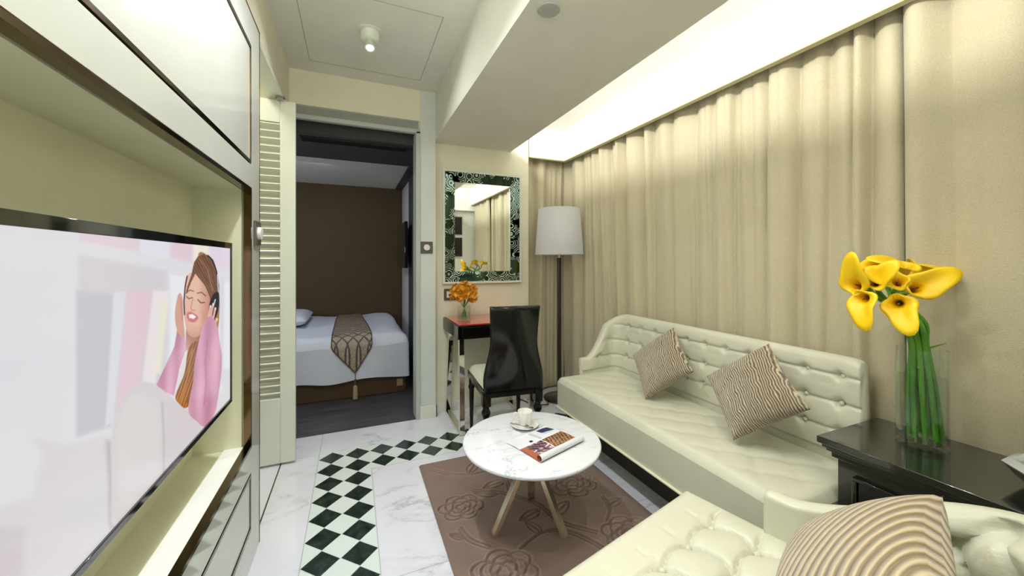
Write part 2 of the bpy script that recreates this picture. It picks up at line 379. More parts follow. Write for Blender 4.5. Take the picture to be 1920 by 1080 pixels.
# opening frame with air grille above
dr = sgroup('door_2')
MB().box(.428, .459, YF-.012, 2.975, 0, 2.13).box(-.42, -.39, YF-.012, 2.975, 0, 2.13).box(-.42, .459, YF-.012, YF+.025, 2.115, 2.146).build('door_frame', 'frame_grey', dr, bevel=.002)
g = MB().box(-.42, .447, YF-.003, YF+.006, 2.146, 2.205)
for k in range(9): g.box(-.415, .442, YF-.008, YF-.003, 2.149+k*.006, 2.151+k*.006)
g.build('air_grille', 'grille_grey', dr)
# bedroom shell
struct(MB().box(-2.1, .60, 4.90, 4.95, 0, 2.2), 'wall_bedroom_far', 'bedroom_brown')
struct(MB().box(.57, .60, 4.23, 4.90, 0, 2.2), 'wall_bedroom_right', 'bedroom_grey')
struct(MB().box(.56, .60, 2.97, 4.23, 0, 2.2), 'wall_bedroom_side', 'bedroom_dark')
struct(MB().box(-2.14, -2.1, 2.96, 4.95, 0, 2.2), 'wall_bedroom_left', 'bedroom_brown')
struct(MB().box(-2.1, -1.1, 2.92, 2.96, 0, 2.2), 'wall_bedroom_near', 'bedroom_brown')
struct(MB().box(-2.1, .60, 3.64, 4.90, 2.075, 2.12), 'ceiling_bedroom', 'bedroom_grey')
struct(MB().box(-2.1, .60, 2.96, 3.64, 2.062, 2.20).box(.485, .60, 3.64, 4.90, 2.062, 2.075), 'ceiling_bedroom_soffit', 'bedroom_dark')
g = MB().box(-.35, .40, 3.02, 3.14, 2.056, 2.062)
for k in range(8): g.box(-.34, .39, 3.025+k*.014, 3.03+k*.014, 2.050, 2.056)
tag(g.build('ceiling_vent', 'grille_black'), 'long black slotted air vent in the dark ceiling just inside the bedroom', 'vent')

# louvred folding door leaf
dl = sgroup('door_1'); x0, x1 = -.84, -.308; y0, y1 = 2.500, 2.532; st = .078; zt, zb, zl0, zl1 = 2.093, .012, .385, 1.965
fr = MB().box(x0, x0+st, y0, y1, zb, zt).box(x1-st, x1, y0, y1, zb, zt).box(x0+st, x1-st, y0, y1, zb, zl0).box(x0+st, x1-st, y0, y1, zl1, zt)
fr.build('door_frame', 'trim_white', dl, bevel=.003)
g = MB(); n = 37
for k in range(n):
    z = zl0+(k+.5)*(zl1-zl0)/n; M = Matrix.Translation((0, (y0+y1)/2, z)) @ Matrix.Rotation(R(-38), 4, 'X')
    g.box(x0+st, x1-st, -.020, .020, -.0035, .0035, M)
g.build('louvre_slats', 'trim_white', dl)
MB().box(-.405, -.355, 2.46, 2.50, 2.10, 2.104).box(-.395, -.365, 2.47, 2.49, 2.083, 2.100).build('pivot_bracket', 'steel', dl)
struct(MB().box(-.386, -.380, 1.87, 2.84, .0005, .003), 'trim_5', 'bronze_mirror')

# ================================================================= CEILING FITTINGS
c = Vector((.085, 2.22, ZC))
t = thing('ceiling_spotlight', 'white round swivel spotlight hanging under the ceiling near the bedroom opening', 'ceiling light', c)
MB().lathe(c, [(.001, 0), (.066, 0), (.066, -.004), (.052, -.008), (.001, -.008)], 40).build('mounting_ring', 'trim_white', t, smooth=True)
MB().lathe(c, [(.001, -.008), (.050, -.008), (.050, -.045), (.046, -.052), (.030, -.060), (.001, -.062)], 40).build('housing', 'trim_white', t, smooth=True)
Mx = Matrix.Rotation(R(-20), 4, 'X')
hd = MB().lathe(c+Vector((0, -.012, -.055)), [(.001, 0), (.020, 0), (.020, -.018), (.0245, -.024), (.026, -.045), (.030, -.050), (.030, -.056), (.021, -.056), (.020, -.050), (.001, -.050)], 32, Mx).build('lamp_head', 'trim_white', t, smooth=True)
part(MB().lathe(c+Vector((0, -.012, -.055)), [(.001, -.0505), (.0195, -.0505), (.0195, -.053), (.001, -.053)], 32, Mx), 'lamp_lens', 'lamp_lens', t, hd, smooth=True)
c = Vector((.656, 1.21, ZS))
tag(MB().lathe(c, [(.001, 0), (.042, 0), (.043, -.005), (.040, -.008), (.001, -.0085)], 40).build('ceiling_disc', 'grille_grey', smooth=True), 'flat round grey cover disc on the lower ceiling at the top of the view', 'ceiling cover')
c = Vector((1.50, 1.555, ZV))
t = thing('sprinkler', 'small white sprinkler cap in the bright ceiling cove', 'sprinkler', c)
MB().lathe(c, [(.001, 0), (.036, 0), (.036, -.004), (.001, -.005)], 28).build('ring', 'trim_white', t, smooth=True)
MB().lathe(c, [(.001, -.004), (.018, -.004), (.020, -.016), (.001, -.018)], 24).build('cap', 'trim_white', t, smooth=True)
for i, (x, y, z, p, cc) in enumerate(DL):  # fittings of the added fill lamps, all out of view
    lab = ['round recessed downlight in the high ceiling above the television', 'round recessed downlight in the high ceiling, next one towards the bedroom',
           'round recessed downlight in the low ceiling above the armchair', 'round recessed downlight in the low ceiling beside the curtain'][i]
    t = thing('downlight', lab, 'ceiling light', (x, y, z), group='recessed downlights')
    MB().lathe((x, y, z), [(.046, .003), (.060, .003), (.060, -.003), (.052, -.006), (.046, -.003)], 32).build('rim', 'trim_white', t, smooth=True)
    MB().lathe((x, y, z), [(.001, .0025), (.0455, .0025), (.0455, -.001), (.001, -.001)], 32).build('lens', 'lamp_lens', t, smooth=True)

t = thing('wall_light', 'white uplighter on the wall behind the viewpoint', 'wall light', (.16, YB, 1.80))  # added fitting that houses the ceiling fill light
MB().box(.06, .26, YB, YB+.02, 1.80, 1.86).build('back_plate', 'trim_white', t, bevel=.003)
MB().prism([(YB+.02, 1.78), (YB+.09, 1.80), (YB+.16, 1.855), (YB+.155, 1.858), (YB+.09, 1.806), (YB+.02, 1.786)], 'x', .05, .27).build('light_bowl', 'trim_white', t)
# ================================================================= CURTAINS
def curtain(name, label, base, along, normal, L, z0, z1, pitch, amp, seed, rail=True):
    rnd = random.Random(seed); kn = []; s = 0
    while s < L+.5: kn.append((s, rnd.uniform(.40, 1.2), rnd.uniform(-.8, .8))); s += pitch*rnd.uniform(.45, 1.75)
    pos = np.array([k[0] for k in kn]); A = np.array([k[1] for k in kn]); D = np.array([k[2] for k in kn])
    base = Vector(base); along = Vector(along); normal = Vector(normal); nu = int(L/.006)+1; nv = 40
    ph1, ph2 = rnd.uniform(0, 6), rnd.uniform(0, 6)
    def off(s, q_):                       # q_ = 0 top, 1 bottom
        ss = s+.03*math.sin(s*3.1+seed)*q_
        i = int(np.clip(np.searchsorted(pos, ss)-1, 0, len(pos)-2)); f = (ss-pos[i])/(pos[i+1]-pos[i]); f = min(max(f, 0), 1)
        sk = f+D[i]*.5*math.sin(PI*f)*.6
        v = abs(math.sin(PI*min(max(sk, 0), 1)))**.62
        a = A[i]*(1-.25*q_+.12*math.sin(4*q_+i))
        w2_ = abs(math.sin(PI*(s+.018*math.sin(2.7*s+ph1)+.012*math.sin(3*q_+ph2))/(pitch*.62)+ph1))**.8
        w3_ = .5+.5*math.sin(5.3*s+ph2)
        return amp*(v*a)*.95+amp*.22*w2_*w3_*(1-.35*q_)+.005*math.sin(40*s+5*q_)+.012*math.sin(2.3*s+3*q_)*q_
    def fn(u, v):
        s_ = u*L; p = base+along*s_+normal*off(s_, v); p.z = z1+(z0-z1)*v; return p
    t = thing(name, label, 'curtain', (base.x, base.y, z0), group='beige curtains')
    MB().grid(fn, nu, nv).build('curtain_panel', 'curtain_fabric', t, smooth=True, angle=180, solid=.002)
    if rail:
        MB().bar(base+Vector((0, 0, z1-base.z+.012))+normal*amp*.5, base+along*L+Vector((0, 0, z1-base.z+.012))+normal*amp*.5, .02, .02, (0, 0, 1)).build('curtain_rail', 'trim_white', t)
    return t
curtain('curtain', 'long beige woven curtain with many folds hanging behind the cream sofa', (1.87, .70, 0), (0, 1, 0), (-1, 0, 0), 2.35, .012, 2.28, .105, .072, 3)
curtain('curtain', 'pale beige curtain panel hanging behind the side table with the tall lily vase', (1.850, -.04, 0), (0, 1, 0), (-1, 0, 0), .735, .012, 2.26, .15, .066, 11)
curtain('curtain', 'narrow beige curtain beside the mirror wall behind the floor lamp', (1.40, 3.085, 0), (1, 0, 0), (0, -1, 0), .425, .012, 2.28, .075, .060, 5)

# ================================================================= MEDIA CABINET
XC = -.36; XN = -.54; YE = 1.858; Y0c = -.06; ZT = 2.125
yn = 1.716; yn0 = .30
nz0, nz1 = .458, 1.440
t = thing('media_cabinet', 'tall glossy cream built-in media cabinet with an open recess for the television', 'cabinet', (-.6, .9, 0))
car = MB().box(-.93, XC-.02, Y0c, YE, nz1+.03, ZT).box(-.93, XC-.02, Y0c, YE, .0, nz0-.03).box(-.93, XN-.02, Y0c, YE, nz0-.03, nz1+.03)
car.box(XN-.02, XC-.02, yn+.01, YE, nz0-.03, nz1+.03).box(XN-.02, XC-.02, Y0c, yn0-.01, nz0-.03, nz1+.03)
car.build('carcass', 'lacquer_cream', t)
fp = MB()
for a in ((Y0c, YE, nz1+.014, 1.540), (Y0c, YE, 2.0, ZT), (yn+.004, YE, 1.540, 2.0), (Y0c, yn0, .362, 2.0), (Y0c, YE, .362, nz0-.004), (yn+.004, YE, nz0-.004, nz1+.014), (yn+.004, YE, .135, .362), (Y0c, YE, .0, .135)):
    fp.box(XC-.02, XC, *a)
fp.build('front_panel', 'lacquer_white', t)
def flat_frame(y0, y1, z0, z1, wd, xa, xb): # rectangular frame in the cabinet front
    return MB().box(xa, xb, y0, y1, z0, z0+wd).box(xa, xb, y0, y1, z1-wd, z1).box(xa, xb, y0, y0+wd, z0+wd, z1-wd).box(xa, xb, y1-wd, y1, z0+wd, z1-wd)
for nm, z0, z1 in (('upper_door', 1.545, 1.995), ('lower_drawer', .142, .356)):
    d = MB().box(XC-.018, XC-.002, yn0+.012, yn-.010, z0+.012, z1-.012).build(nm, 'lacquer_white', t, bevel=.001)
    part(flat_frame(yn0, yn, z0, z1, .011, XC-.018, XC+.001), 'dark_edging', 'bronze_mirror', t, d)
MB().box(XC-.085, XC-.022, yn0, yn, nz0-.002, nz0+.005).build('ledge_strip', 'cove_white', t)  # lit front of the recess floor, outside the television's shadow, built in white
nb = MB().box(XN-.015, XN, yn0, yn, nz0, nz1).box(XN, XC-.03, yn0, yn, nz0-.012, nz0).box(XN, XC-.03, yn0, yn, nz1, nz1+.012).box(XN, XC-.03, yn, yn+.01, nz0, nz1).box(XN, XC-.03, yn0-.01, yn0, nz0, nz1)
nb.build('recess_lining', 'niche_cream', t)
flat_frame(yn0-.004, yn+.002, nz0-.002, nz1+.010, .011, XC-.022, XC+.002).build('recess_edging', 'bronze_mirror', t)
MB().box(XC, XC+.0015, YE-.006, YE, 0, ZT).box(XC, XC+.0015, Y0c, YE, ZT-.006, ZT).build('side_edging', 'bronze_mirror', t)
# dial switch on the cabinet stile
def dial(name, label, axis, c, w_):
    t = thing(name, label, 'switch', c); c = Vector(c)
    if axis == 'x':
        MB().box(c.x, c.x+.008, c.y-w_/2, c.y+w_/2, c.z-w_/2, c.z+w_/2).build('wall_plate', 'plate_brown' if w_ > .08 else 'black_gloss', t, bevel=.001)
        M = Matrix.Rotation(R(90), 4, 'Y')
        MB().lathe(c+Vector((.008, 0, 0)), [(.001, 0), (w_*.27, 0), (w_*.25, .012), (.001, .013)], 28, M).build('dial', 'switch_white', t, smooth=True)
    else:
        MB().box(c.x-w_/2, c.x+w_/2, c.y-.008, c.y, c.z-w_/2, c.z+w_/2).build('wall_plate', 'plate_brown', t, bevel=.001)
        M = Matrix.Rotation(R(90), 4, 'X')
        MB().lathe(c+Vector((0, -.008, 0)), [(.001, 0), (w_*.27, 0), (w_*.25, .010), (.001, .011)], 28, M).build('dial', 'switch_white', t, smooth=True)
dial('dial_switch', 'black switch plate with a white dial on the edge of the media cabinet', 'x', (XC, 1.80, 1.283), .095)
dial('dial_switch', 'square brown switch plate with a white dial on the white post beside the bedroom opening', 'y', (.507, YF, 1.273), .088)

# ================================================================= TELEVISION
TX = -.405; TY0, TY1, TZ0, TZ1 = .655, 1.632, .668, 1.236
t = thing('television', 'large flat television in the cabinet recess showing a woman with headphones', 'television', (TX-.02, (TY0+TY1)/2, TZ0))
MB().box(TX-.035, TX-.002, TY0, TY1, TZ0, TZ1).build('back_housing', 'black_matt', t, bevel=.004)
bz = .014
MB().box(TX-.002, TX+.006, TY0, TY1, TZ1-.021, TZ1).box(TX-.002, TX+.006, TY0, TY1, TZ0, TZ0+.014).box(TX-.002, TX+.006, TY0, TY0+.008, TZ0, TZ1).box(TX-.002, TX+.006, TY1-.007, TY1, TZ0, TZ1).build('bezel', 'black_gloss', t, bevel=.001)
MB().box(XN, TX-.035, 1.0, 1.3, .85, 1.05).build('wall_bracket', 'black_matt', t)
def sdf(P, poly):
    poly = np.array(poly, float); n = len(poly); d = np.full(len(P), 1e18); ins = np.zeros(len(P), bool)
    for i in range(n):
        a = poly[i]; b = poly[(i+1) % n]; e = b-a; w_ = P-a
        tt = np.clip((w_@e)/max(e@e, 1e-9), 0, 1); dd = w_-tt[:, None]*e; d = np.minimum(d, (dd**2).sum(1))
        c1 = (P[:, 1] >= a[1]) != (P[:, 1] >= b[1])
        if e[1] != 0:
            xi = a[0]+(P[:, 1]-a[1])/e[1]*e[0]; ins ^= c1 & (P[:, 0] < xi)
    d = np.sqrt(d); return np.where(ins, -d, d)
def smooth_poly(p, n=6):
    p = [np.array(q_, float) for q_ in p]; out = []; m = len(p)
    for i in range(m):
        a, b, c, d = p[i-1], p[i], p[(i+1) % m], p[(i+2) % m]
        for k in range(n):
            s = k/n; out.append(.5*((2*b)+(-a+c)*s+(2*a-5*b+4*c-d)*s*s+(-a+3*b-3*c+d)*s**3))
    return out
NU, NV = 560, 330
us = np.linspace(0, 1, NU)**.80; vs_ = np.linspace(0, 1, NV)      # finer towards the far side where the woman is
bz = .006
yy = TY0+bz+(TY1-TY0-2*bz)*(us); zz = TZ0+bz+(TZ1-TZ0-2*bz)*vs_
YY, ZZ = np.meshgrid(yy, zz)
F = TX*CF[0]+YY*CF[1]; RR_ = TX*CR[0]+YY*CR[1]
PX = 960+FPX*RR_/F; PY = HOR-FPX*(ZZ-H)/F
P = np.stack([PX.ravel(), PY.ravel()], 1)
img = np.tile(np.array([223, 222, 226.])[None], (len(P), 1))
def paint(poly, col, soft=1.0, alpha=1.0, sm=False):
    global img
    if sm: poly = smooth_poly(poly)
    d = sdf(P, poly); a = np.clip(.5-d/(2*soft), 0, 1)[:, None]; a = a*a*(3-2*a)*alpha
    c = np.array(col(P) if callable(col) else np.tile(np.array(col, float), (len(P), 1)))
    img = img*(1-a)+c*a
def stroke(pts, wd, col, soft=.6, alpha=1):
    global img
    d = np.full(len(P), 1e9)
    for a, b in zip(pts[:-1], pts[1:]):
        a = np.array(a, float); b = np.array(b, float); e = b-a; w_ = P-a; tt = np.clip((w_@e)/max(e@e, 1e-9), 0, 1)
        d = np.minimum(d, np.sqrt(((w_-tt[:, None]*e)**2).sum(1)))
    al = np.clip(.5-(d-wd)/(2*soft), 0, 1)[:, None]*alpha
    img = img*(1-al)+np.array(col, float)*al
# blurred shelves of binders behind
paint([(145, 425), (435, 462), (435, 505), (145, 455)], (232, 226, 234), 3)
paint([(146, 425), (262, 440), (262, 474), (146, 452)], (226, 208, 216), 6)
paint([(262, 440), (318, 447), (318, 484), (262, 474)], (226, 224, 234), 4)
paint([(318, 447), (362, 455), (362, 494), (318, 484)], (226, 204, 214), 6)
paint([(362, 455), (392, 459), (392, 500), (362, 494)], (240, 232, 220), 4)
paint([(392, 460), (432, 464), (432, 505), (392, 500)], (226, 214, 228), 6)
paint([(146, 478), (312, 508), (312, 700), (300, 740), (146, 820)], (212, 207, 212), 8)
paint([(142, 545), (212, 552), (206, 800), (142, 818)], (198, 198, 206), 7)
paint([(212, 548), (236, 546), (212, 790), (196, 800)], (220, 220, 228), 4)
paint([(238, 545), (286, 545), (256, 740), (216, 770)], (226, 202, 212), 7)
paint([(286, 545), (316, 545), (290, 720), (262, 745)], (234, 226, 226), 4)
paint([(300, 560), (316, 560), (300, 700), (288, 700)], (234, 230, 214), 6)
paint([(318, 515), (433, 530), (433, 690), (318, 700)], (232, 234, 238), 5)
paint([(352, 525), (358, 525), (350, 700), (342, 700)], (214, 218, 228), 3)
paint([(412, 520), (420, 520), (418, 720), (410, 720)], (216, 216, 226), 3)
# settee and raised knees
paint([(-60, 790), (60, 820), (120, 835), (200, 815), (215, 850), (215, 1100), (-60, 1200)], (218, 214, 216), 10, sm=False)
paint([(-40, 805), (40, 800), (75, 850), (60, 930), (-40, 960)], (226, 225, 226), 14)
paint([(-40, 985), (45, 990), (40, 1100), (-40, 1100)], (210, 202, 206), 12)
stroke([(202, 830), (206, 900), (208, 985), (222, 985)], 4, (178, 160, 165), 6, .7)
paint([(210, 800), (232, 740), (262, 717), (292, 722), (330, 752), (380, 800), (372, 830), (300, 905), (215, 990), (208, 900)], (216, 208, 209), 3, sm=True)
paint([(218, 800), (240, 745), (270, 735), (300, 760), (306, 800), (300, 880), (225, 960)], (222, 216, 216), 12, .8)
stroke([(303, 755), (306, 820), (306, 885)], 1.2, (186, 174, 177), 3, .8)
# hair behind, body
paint([(371, 478), (392, 482), (404, 505), (411, 560), (408, 620), (400, 660), (388, 640), (384, 560)], (168, 122, 78), 1, sm=True)
paint([(345, 640), (372, 620), (400, 650), (395, 740), (345, 745)], (206, 190, 190), 1.5)
# neck and chest
paint([(348, 618), (385, 600), (392, 640), (372, 690), (345, 720), (338, 690), (348, 660)], lambda P_: np.array([206, 160, 138.])[None]-np.clip((P_[:, 0]-350)/36, 0, 1)[:, None]*np.array([40, 46, 46])-np.clip((655-P_[:, 1])/25, 0, 1)[:, None]*20, 1)
paint([(345, 660), (352, 655), (340, 735), (330, 730)], (225, 218, 220), 1)
# long hair falling over the chest
paint([(352, 655), (366, 640), (376, 650), (372, 700), (366, 745), (348, 765), (336, 758), (328, 742), (345, 700)], lambda P_: np.array([146, 96, 56.])[None]+(26*np.sin(P_[:, 0]*1.2+P_[:, 1]*.42))[:, None]*np.array([1, .8, .5])+np.clip((P_[:, 1]-690)/60, 0, 1)[:, None]*np.array([26, 12, -8]), 1, sm=True)
stroke([(360, 655), (350, 710), (338, 755)], 1.2, (196, 134, 70), 1, .8)
stroke([(368, 655), (362, 710), (350, 755)], 1.0, (104, 62, 34), 1, .8)
# left sleeve and hand
def knit(P_):
    sh_ = 12*np.sin(P_[:, 0]*.22+.8)+8*np.sin(P_[:, 1]*.045+P_[:, 0]*.1)
    return np.array([209, 154, 176.])[None]+(9*np.sin((P_[:, 0]*.95+P_[:, 1]*.3)*1.9)+6*np.sin(P_[:, 1]*1.1)*np.sin(P_[:, 0]*1.4)+sh_)[:, None]*np.array([.8, 1, .95])
paint([(331, 620), (346, 628), (346, 660), (336, 690), (325, 742), (309, 735), (292, 722), (312, 680), (326, 650)], knit, 1)
paint([(332, 556), (338, 550), (342, 565), (343, 600), (345, 630), (332, 622), (327, 590)], (214, 164, 146), .8, sm=True)
stroke([(338, 560), (341, 600)], .5, (176, 124, 108), .8)
# face
paint([(347, 522), (356, 512), (372, 514), (388, 530), (394, 560), (392, 590), (384, 616), (372, 630), (358, 632), (349, 618), (344, 590), (344, 550)],
      lambda P_: np.array([230, 186, 168.])[None]-np.clip((P_[:, 0]-370)/22, 0, 1)[:, None]*np.array([34, 44, 46])-np.clip((P_[:, 1]-606)/26, 0, 1)[:, None]*np.array([22, 28, 28]), 1.0, sm=True)
paint([(346, 585), (356, 580), (358, 600), (350, 612), (346, 600)], (232, 160, 148), 4, .5)
paint([(378, 585), (388, 580), (386, 600), (378, 606)], (212, 140, 126), 4, .5)
stroke([(350, 548), (355, 544), (362, 546)], .8, (112, 74, 56), .7)        # brows
stroke([(369, 550), (377, 548), (385, 555)], .9, (112, 74, 56), .7)
stroke([(349, 556), (353, 560), (360, 558)], .7, (70, 46, 40), .6)         # closed eyes
stroke([(370, 562), (376, 568), (383, 567)], .8, (70, 46, 40), .6)
stroke([(361, 560), (357, 576), (359, 582), (365, 582)], .6, (190, 128, 112), .8)
paint([(350, 587), (358, 585), (368, 591), (371, 597), (364, 604), (355, 603), (350, 596)], (206, 122, 124), .9, sm=True)
paint([(353, 590), (360, 589), (367, 594), (362, 598), (354, 596)], (246, 240, 238), .6)
# fringe and crown
hairc = lambda P_: np.array([120, 84, 66.])[None]+(16*np.sin(P_[:, 0]*1.3-P_[:, 1]*.62)+9*np.sin(P_[:, 0]*2.9-P_[:, 1]*1.1))[:, None]*np.array([1, .85, .7])
paint([(361, 505), (363, 492), (370, 481), (381, 476), (393, 481), (402, 495), (407, 515), (409, 545), (406, 575), (400, 590), (396, 575), (392, 556), (385, 538), (375, 525), (366, 514)], hairc, .8)
paint([(362, 497), (358, 515), (350, 538), (347, 552), (350, 549), (357, 530), (366, 512)], hairc, .7)
stroke([(372, 484), (388, 505), (398, 545)], .9, (170, 126, 92), 1, .8)
stroke([(368, 492), (378, 512), (392, 532)], .8, (88, 58, 44), 1, .8)
stroke([(380, 480), (396, 502), (404, 545)], .8, (92, 60, 44), 1, .7)
# headband and cups
stroke([(389, 479), (398, 488), (405, 508), (409, 535), (409, 548)], 1.2, (34, 34, 40), .7)
stroke([(407, 515), (409, 548)], .9, (226, 228, 234), .6)
paint([(395, 560), (402, 549), (409, 549), (410, 570), (406, 590), (397, 603), (391, 596), (391, 576)], (36, 36, 44), .8, sm=True)
stroke([(403, 562), (399, 575)], 1.2, (210, 214, 226), .8)
stroke([(350, 518), (346, 540), (344, 565), (345, 590)], 1.0, (40, 38, 44), .7)
# right sleeve and hand
paint([(391, 592), (396, 590), (400, 598), (407, 612), (411, 640), (415, 665), (414, 700), (408, 745), (402, 775), (385, 800), (368, 790), (352, 770), (360, 720), (364, 680), (372, 640), (380, 612)], knit, 1, sm=True)
stroke([(388, 640), (384, 680), (386, 720), (382, 760)], 1.0, (178, 106, 136), 2, .7)
stroke([(398, 640), (392, 700), (396, 730)], 1.0, (226, 166, 188), 2, .6)
for a, b in (((389, 602), (394, 574)), ((392, 604), (399, 570)), ((397, 606), (403, 578)), ((401, 612), (406, 598))):
    stroke([a, b], 2.0, (226, 180, 164), .7); stroke([b, (b[0]+.3, b[1]+2)], .9, (248, 236, 238), .5)
paint([(386, 596), (396, 592), (405, 606), (404, 622), (396, 640), (382, 626)], knit, 1)
lc = np.clip(img, 0, 255)/255.; lc = np.where(lc <= .04045, lc/12.92, ((lc+.055)/1.055)**2.4)
vts = np.stack([np.full(YY.size, TX+.001), YY.ravel(), ZZ.ravel()], 1)-np.array(t.location)
idx = np.arange(NU*NV).reshape(NV, NU)
fcs = np.stack([idx[:-1, :-1], idx[:-1, 1:], idx[1:, 1:], idx[1:, :-1]], -1).reshape(-1, 4)
def npmesh(name, v, f, m, parent, colors=None, smooth=True):
    me = bpy.data.meshes.new(name); me.from_pydata(v.tolist(), [], f.tolist()); me.update()
    if colors is not None:
        at_ = me.color_attributes.new('Col', 'FLOAT_COLOR', 'POINT')
        at_.data.foreach_set('color', np.concatenate([colors, np.ones((len(colors), 1))], 1).astype(np.float32).ravel())
    me.materials.append(MATS[m]); me.polygons.foreach_set('use_smooth', [smooth]*len(me.polygons))
    o = bpy.data.objects.new(name, me); COL.objects.link(o)
    if parent: o.parent = parent
    return o
scr = npmesh('screen', vts, fcs, 'screen_picture', t, lc, False)

# ================================================================= WALL MIRROR
t = thing('wall_mirror', 'rectangular wall mirror with etched mirrored border above the red-topped desk', 'mirror', (.972, YM, .99))
mx0, mx1, mz0, mz1 = .640, 1.310, .992, 1.892; yo = YM-.022
def xz_frame(x0, x1, z0, z1, wd, ya, yb):
    return MB().box(x0, x1, ya, yb, z0, z0+wd).box(x0, x1, ya, yb, z1-wd, z1).box(x0, x0+wd, ya, yb, z0+wd, z1-wd).box(x1-wd, x1, ya, yb, z0+wd, z1-wd)
xz_frame(mx0, mx1, mz0, mz1, .018, YM-.028, YM).build('outer_frame', 'trim_white', t, bevel=.002)
a0, a1, b0, b1 = mx0+.018, mx1-.018, mz0+.018, mz1-.018; w2 = .082
g = MB(); o4 = [(a0, b0), (a1, b0), (a1, b1), (a0, b1)]; i4 = [(a0+w2, b0+w2), (a1-w2, b0+w2), (a1-w2, b1-w2), (a0+w2, b1-w2)]
for k in range(4):
    k2 = (k+1) % 4
    g.add([(o4[k][0], YM-.026, o4[k][1]), (o4[k2][0], YM-.026, o4[k2][1]), (i4[k2][0], YM-.012, i4[k2][1]), (i4[k][0], YM-.012, i4[k][1])], [(0, 1, 2, 3)])
g.build('etched_border', 'etched_mirror', t)
MB().box(a0+w2-.002, a1-w2+.002, YM-.012, YM-.004, b0+w2-.002, b1-w2+.002).build('mirror_glass', 'mirror_glass', t)
xz_frame(a0+w2-.003, a1-w2+.003, b0+w2-.003, b1-w2+.003, .006, YM-.017, YM-.010).build('inner_bead', 'chrome', t)

# picture frames on the wall behind the camera (seen in the mirror)
for z0, z1, lab in ((1.60, 1.885, 'upper of two small black framed pictures on the white wall, seen in the mirror'), (1.25, 1.55, 'lower of two small black framed pictures on the white wall, seen in the mirror')):
    t = thing('picture_frame', lab, 'picture', (1.46, YB, z0))
    xz_frame(1.30, 1.62, z0, z1, .02, YB, YB+.02).build('frame', 'black_gloss', t)
    MB().box(1.32, 1.60, YB, YB+.012, z0+.02, z1-.02).build('picture', 'picture_black', t)

# wall socket
t = thing('wall_socket', 'brown socket plate with white insert on the wall above the desk', 'socket', (.675, YM, .905))
MB().box(.655, .80, YM-.009, YM, .865, .955).build('wall_plate', 'plate_brown', t, bevel=.001)
ins = MB().box(.675, .725, YM-.012, YM-.009, .885, .935).build('socket_insert', 'switch_white', t, bevel=.001)
part(MB().box(.69, .71, YM-.013, YM-.012, .90, .915), 'socket_hole', 'black_matt', t, ins)

# ================================================================= DESK
dx0, dx1, dy0, dy1, dz = .645, 1.225, 2.452, 2.905, .742
t = thing('writing_desk', 'narrow black desk with glossy red top and chrome frame legs under the mirror', 'desk', (.93, 2.68, 0))
MB().box(dx0, dx1, dy0, dy1, dz-.098, dz-.006).build('desk_box', 'black_lacquer', t, bevel=.003)
MB().box(dx0+.012, dx1-.012, dy0+.012, dy1-.005, dz-.006, dz).build('desk_top', 'red_glass', t, bevel=.001)
MB().box(dx0+.03, dx1-.03, dy0-.004, dy0, dz-.085, dz-.018).build('drawer_front', 'black_gloss', t, bevel=.001)
for xx in (dx0+.030, dx1-.030):
    g = MB().bar((xx, dy0+.03, dz-.098), (xx, dy0+.012, .014), .036, .030).bar((xx, dy1-.13, dz-.098), (xx, dy1-.03, .014), .036, .030).box(xx-.022, xx+.022, dy0-.004, dy1-.02, .004, .026)
    g.build('leg_frame', 'chrome', t, bevel=.002)

# orange flowers in glass cube vase
vx, vy = .744, 2.655
t = thing('glass_vase', 'small clear glass vase holding orange flowers on the red desk top', 'vase', (vx, vy, dz))
MB().lathe((vx, vy, dz), [(.001, .0005), (.046, .0005), (.047, .004), (.047, .105), (.0435, .105), (.0435, .012), (.001, .012)], 28).build('vase_body', 'clear_glass', t, smooth=True)
MB().lathe((vx, vy, dz), [(.001, .0125), (.043, .0125), (.043, .055), (.001, .055)], 28).build('water', 'water', t, smooth=True)
t = thing('orchid_bouquet', 'dense ball of small orange orchid blooms in the glass vase on the desk', 'flowers', (vx, vy, dz+.014))
g = MB(); rn = random.Random(4)
for k in range(11):
    a = rn.uniform(0, 2*PI); r1 = rn.uniform(.01, .03); r2 = rn.uniform(.02, .07)
    g.tube([(vx+r1*math.cos(a+2.6), vy+r1*math.sin(a+2.6), dz+.016), (vx, vy, dz+.09), (vx+r2*math.cos(a), vy+r2*math.sin(a), dz+.19)], .0022, 6)
g.build('stems', 'stem_green', t, smooth=True)
for b_ in range(96):
    g = MB()
    th = math.acos(1-1.75*rn.random()); ph = rn.uniform(0, 2*PI); rad = rn.uniform(.05, .092)
    dv = Vector((math.sin(th)*math.cos(ph), math.sin(th)*math.sin(ph), math.cos(th))); cc = Vector((vx, vy, dz+.198))+Vector((dv.x*1.12, dv.y*1.12, dv.z*.88))*rad
    Q = dv.to_track_quat('Z', 'Y').to_matrix()
    for p in range(8):
        a = 2*PI*p/8+rn.uniform(-.2, .2); L = rn.uniform(.017, .027)
        pts = []
        for (u, wv_, h) in ((0, 0, 0), (.5, .34, .28), (.5, -.34, .28), (1, 0, .75), (.75, .16, .5), (.75, -.16, .5)):
            v = Vector((u*L*math.cos(a)-wv_*L*math.sin(a), u*L*math.sin(a)+wv_*L*math.cos(a), h*L)); pts.append(cc+Q@v)
        g.add(pts, [(0, 1, 2), (1, 4, 5, 2), (4, 3, 5)])
    g.build('bloom', 'petal_orange', t, smooth=True)

# ================================================================= DESK CHAIR
t = thing('desk_chair', 'glossy black dining chair with cream seat pad, its back to the coffee table', 'chair', (.87, 2.05, 0), R(-6), local=True)
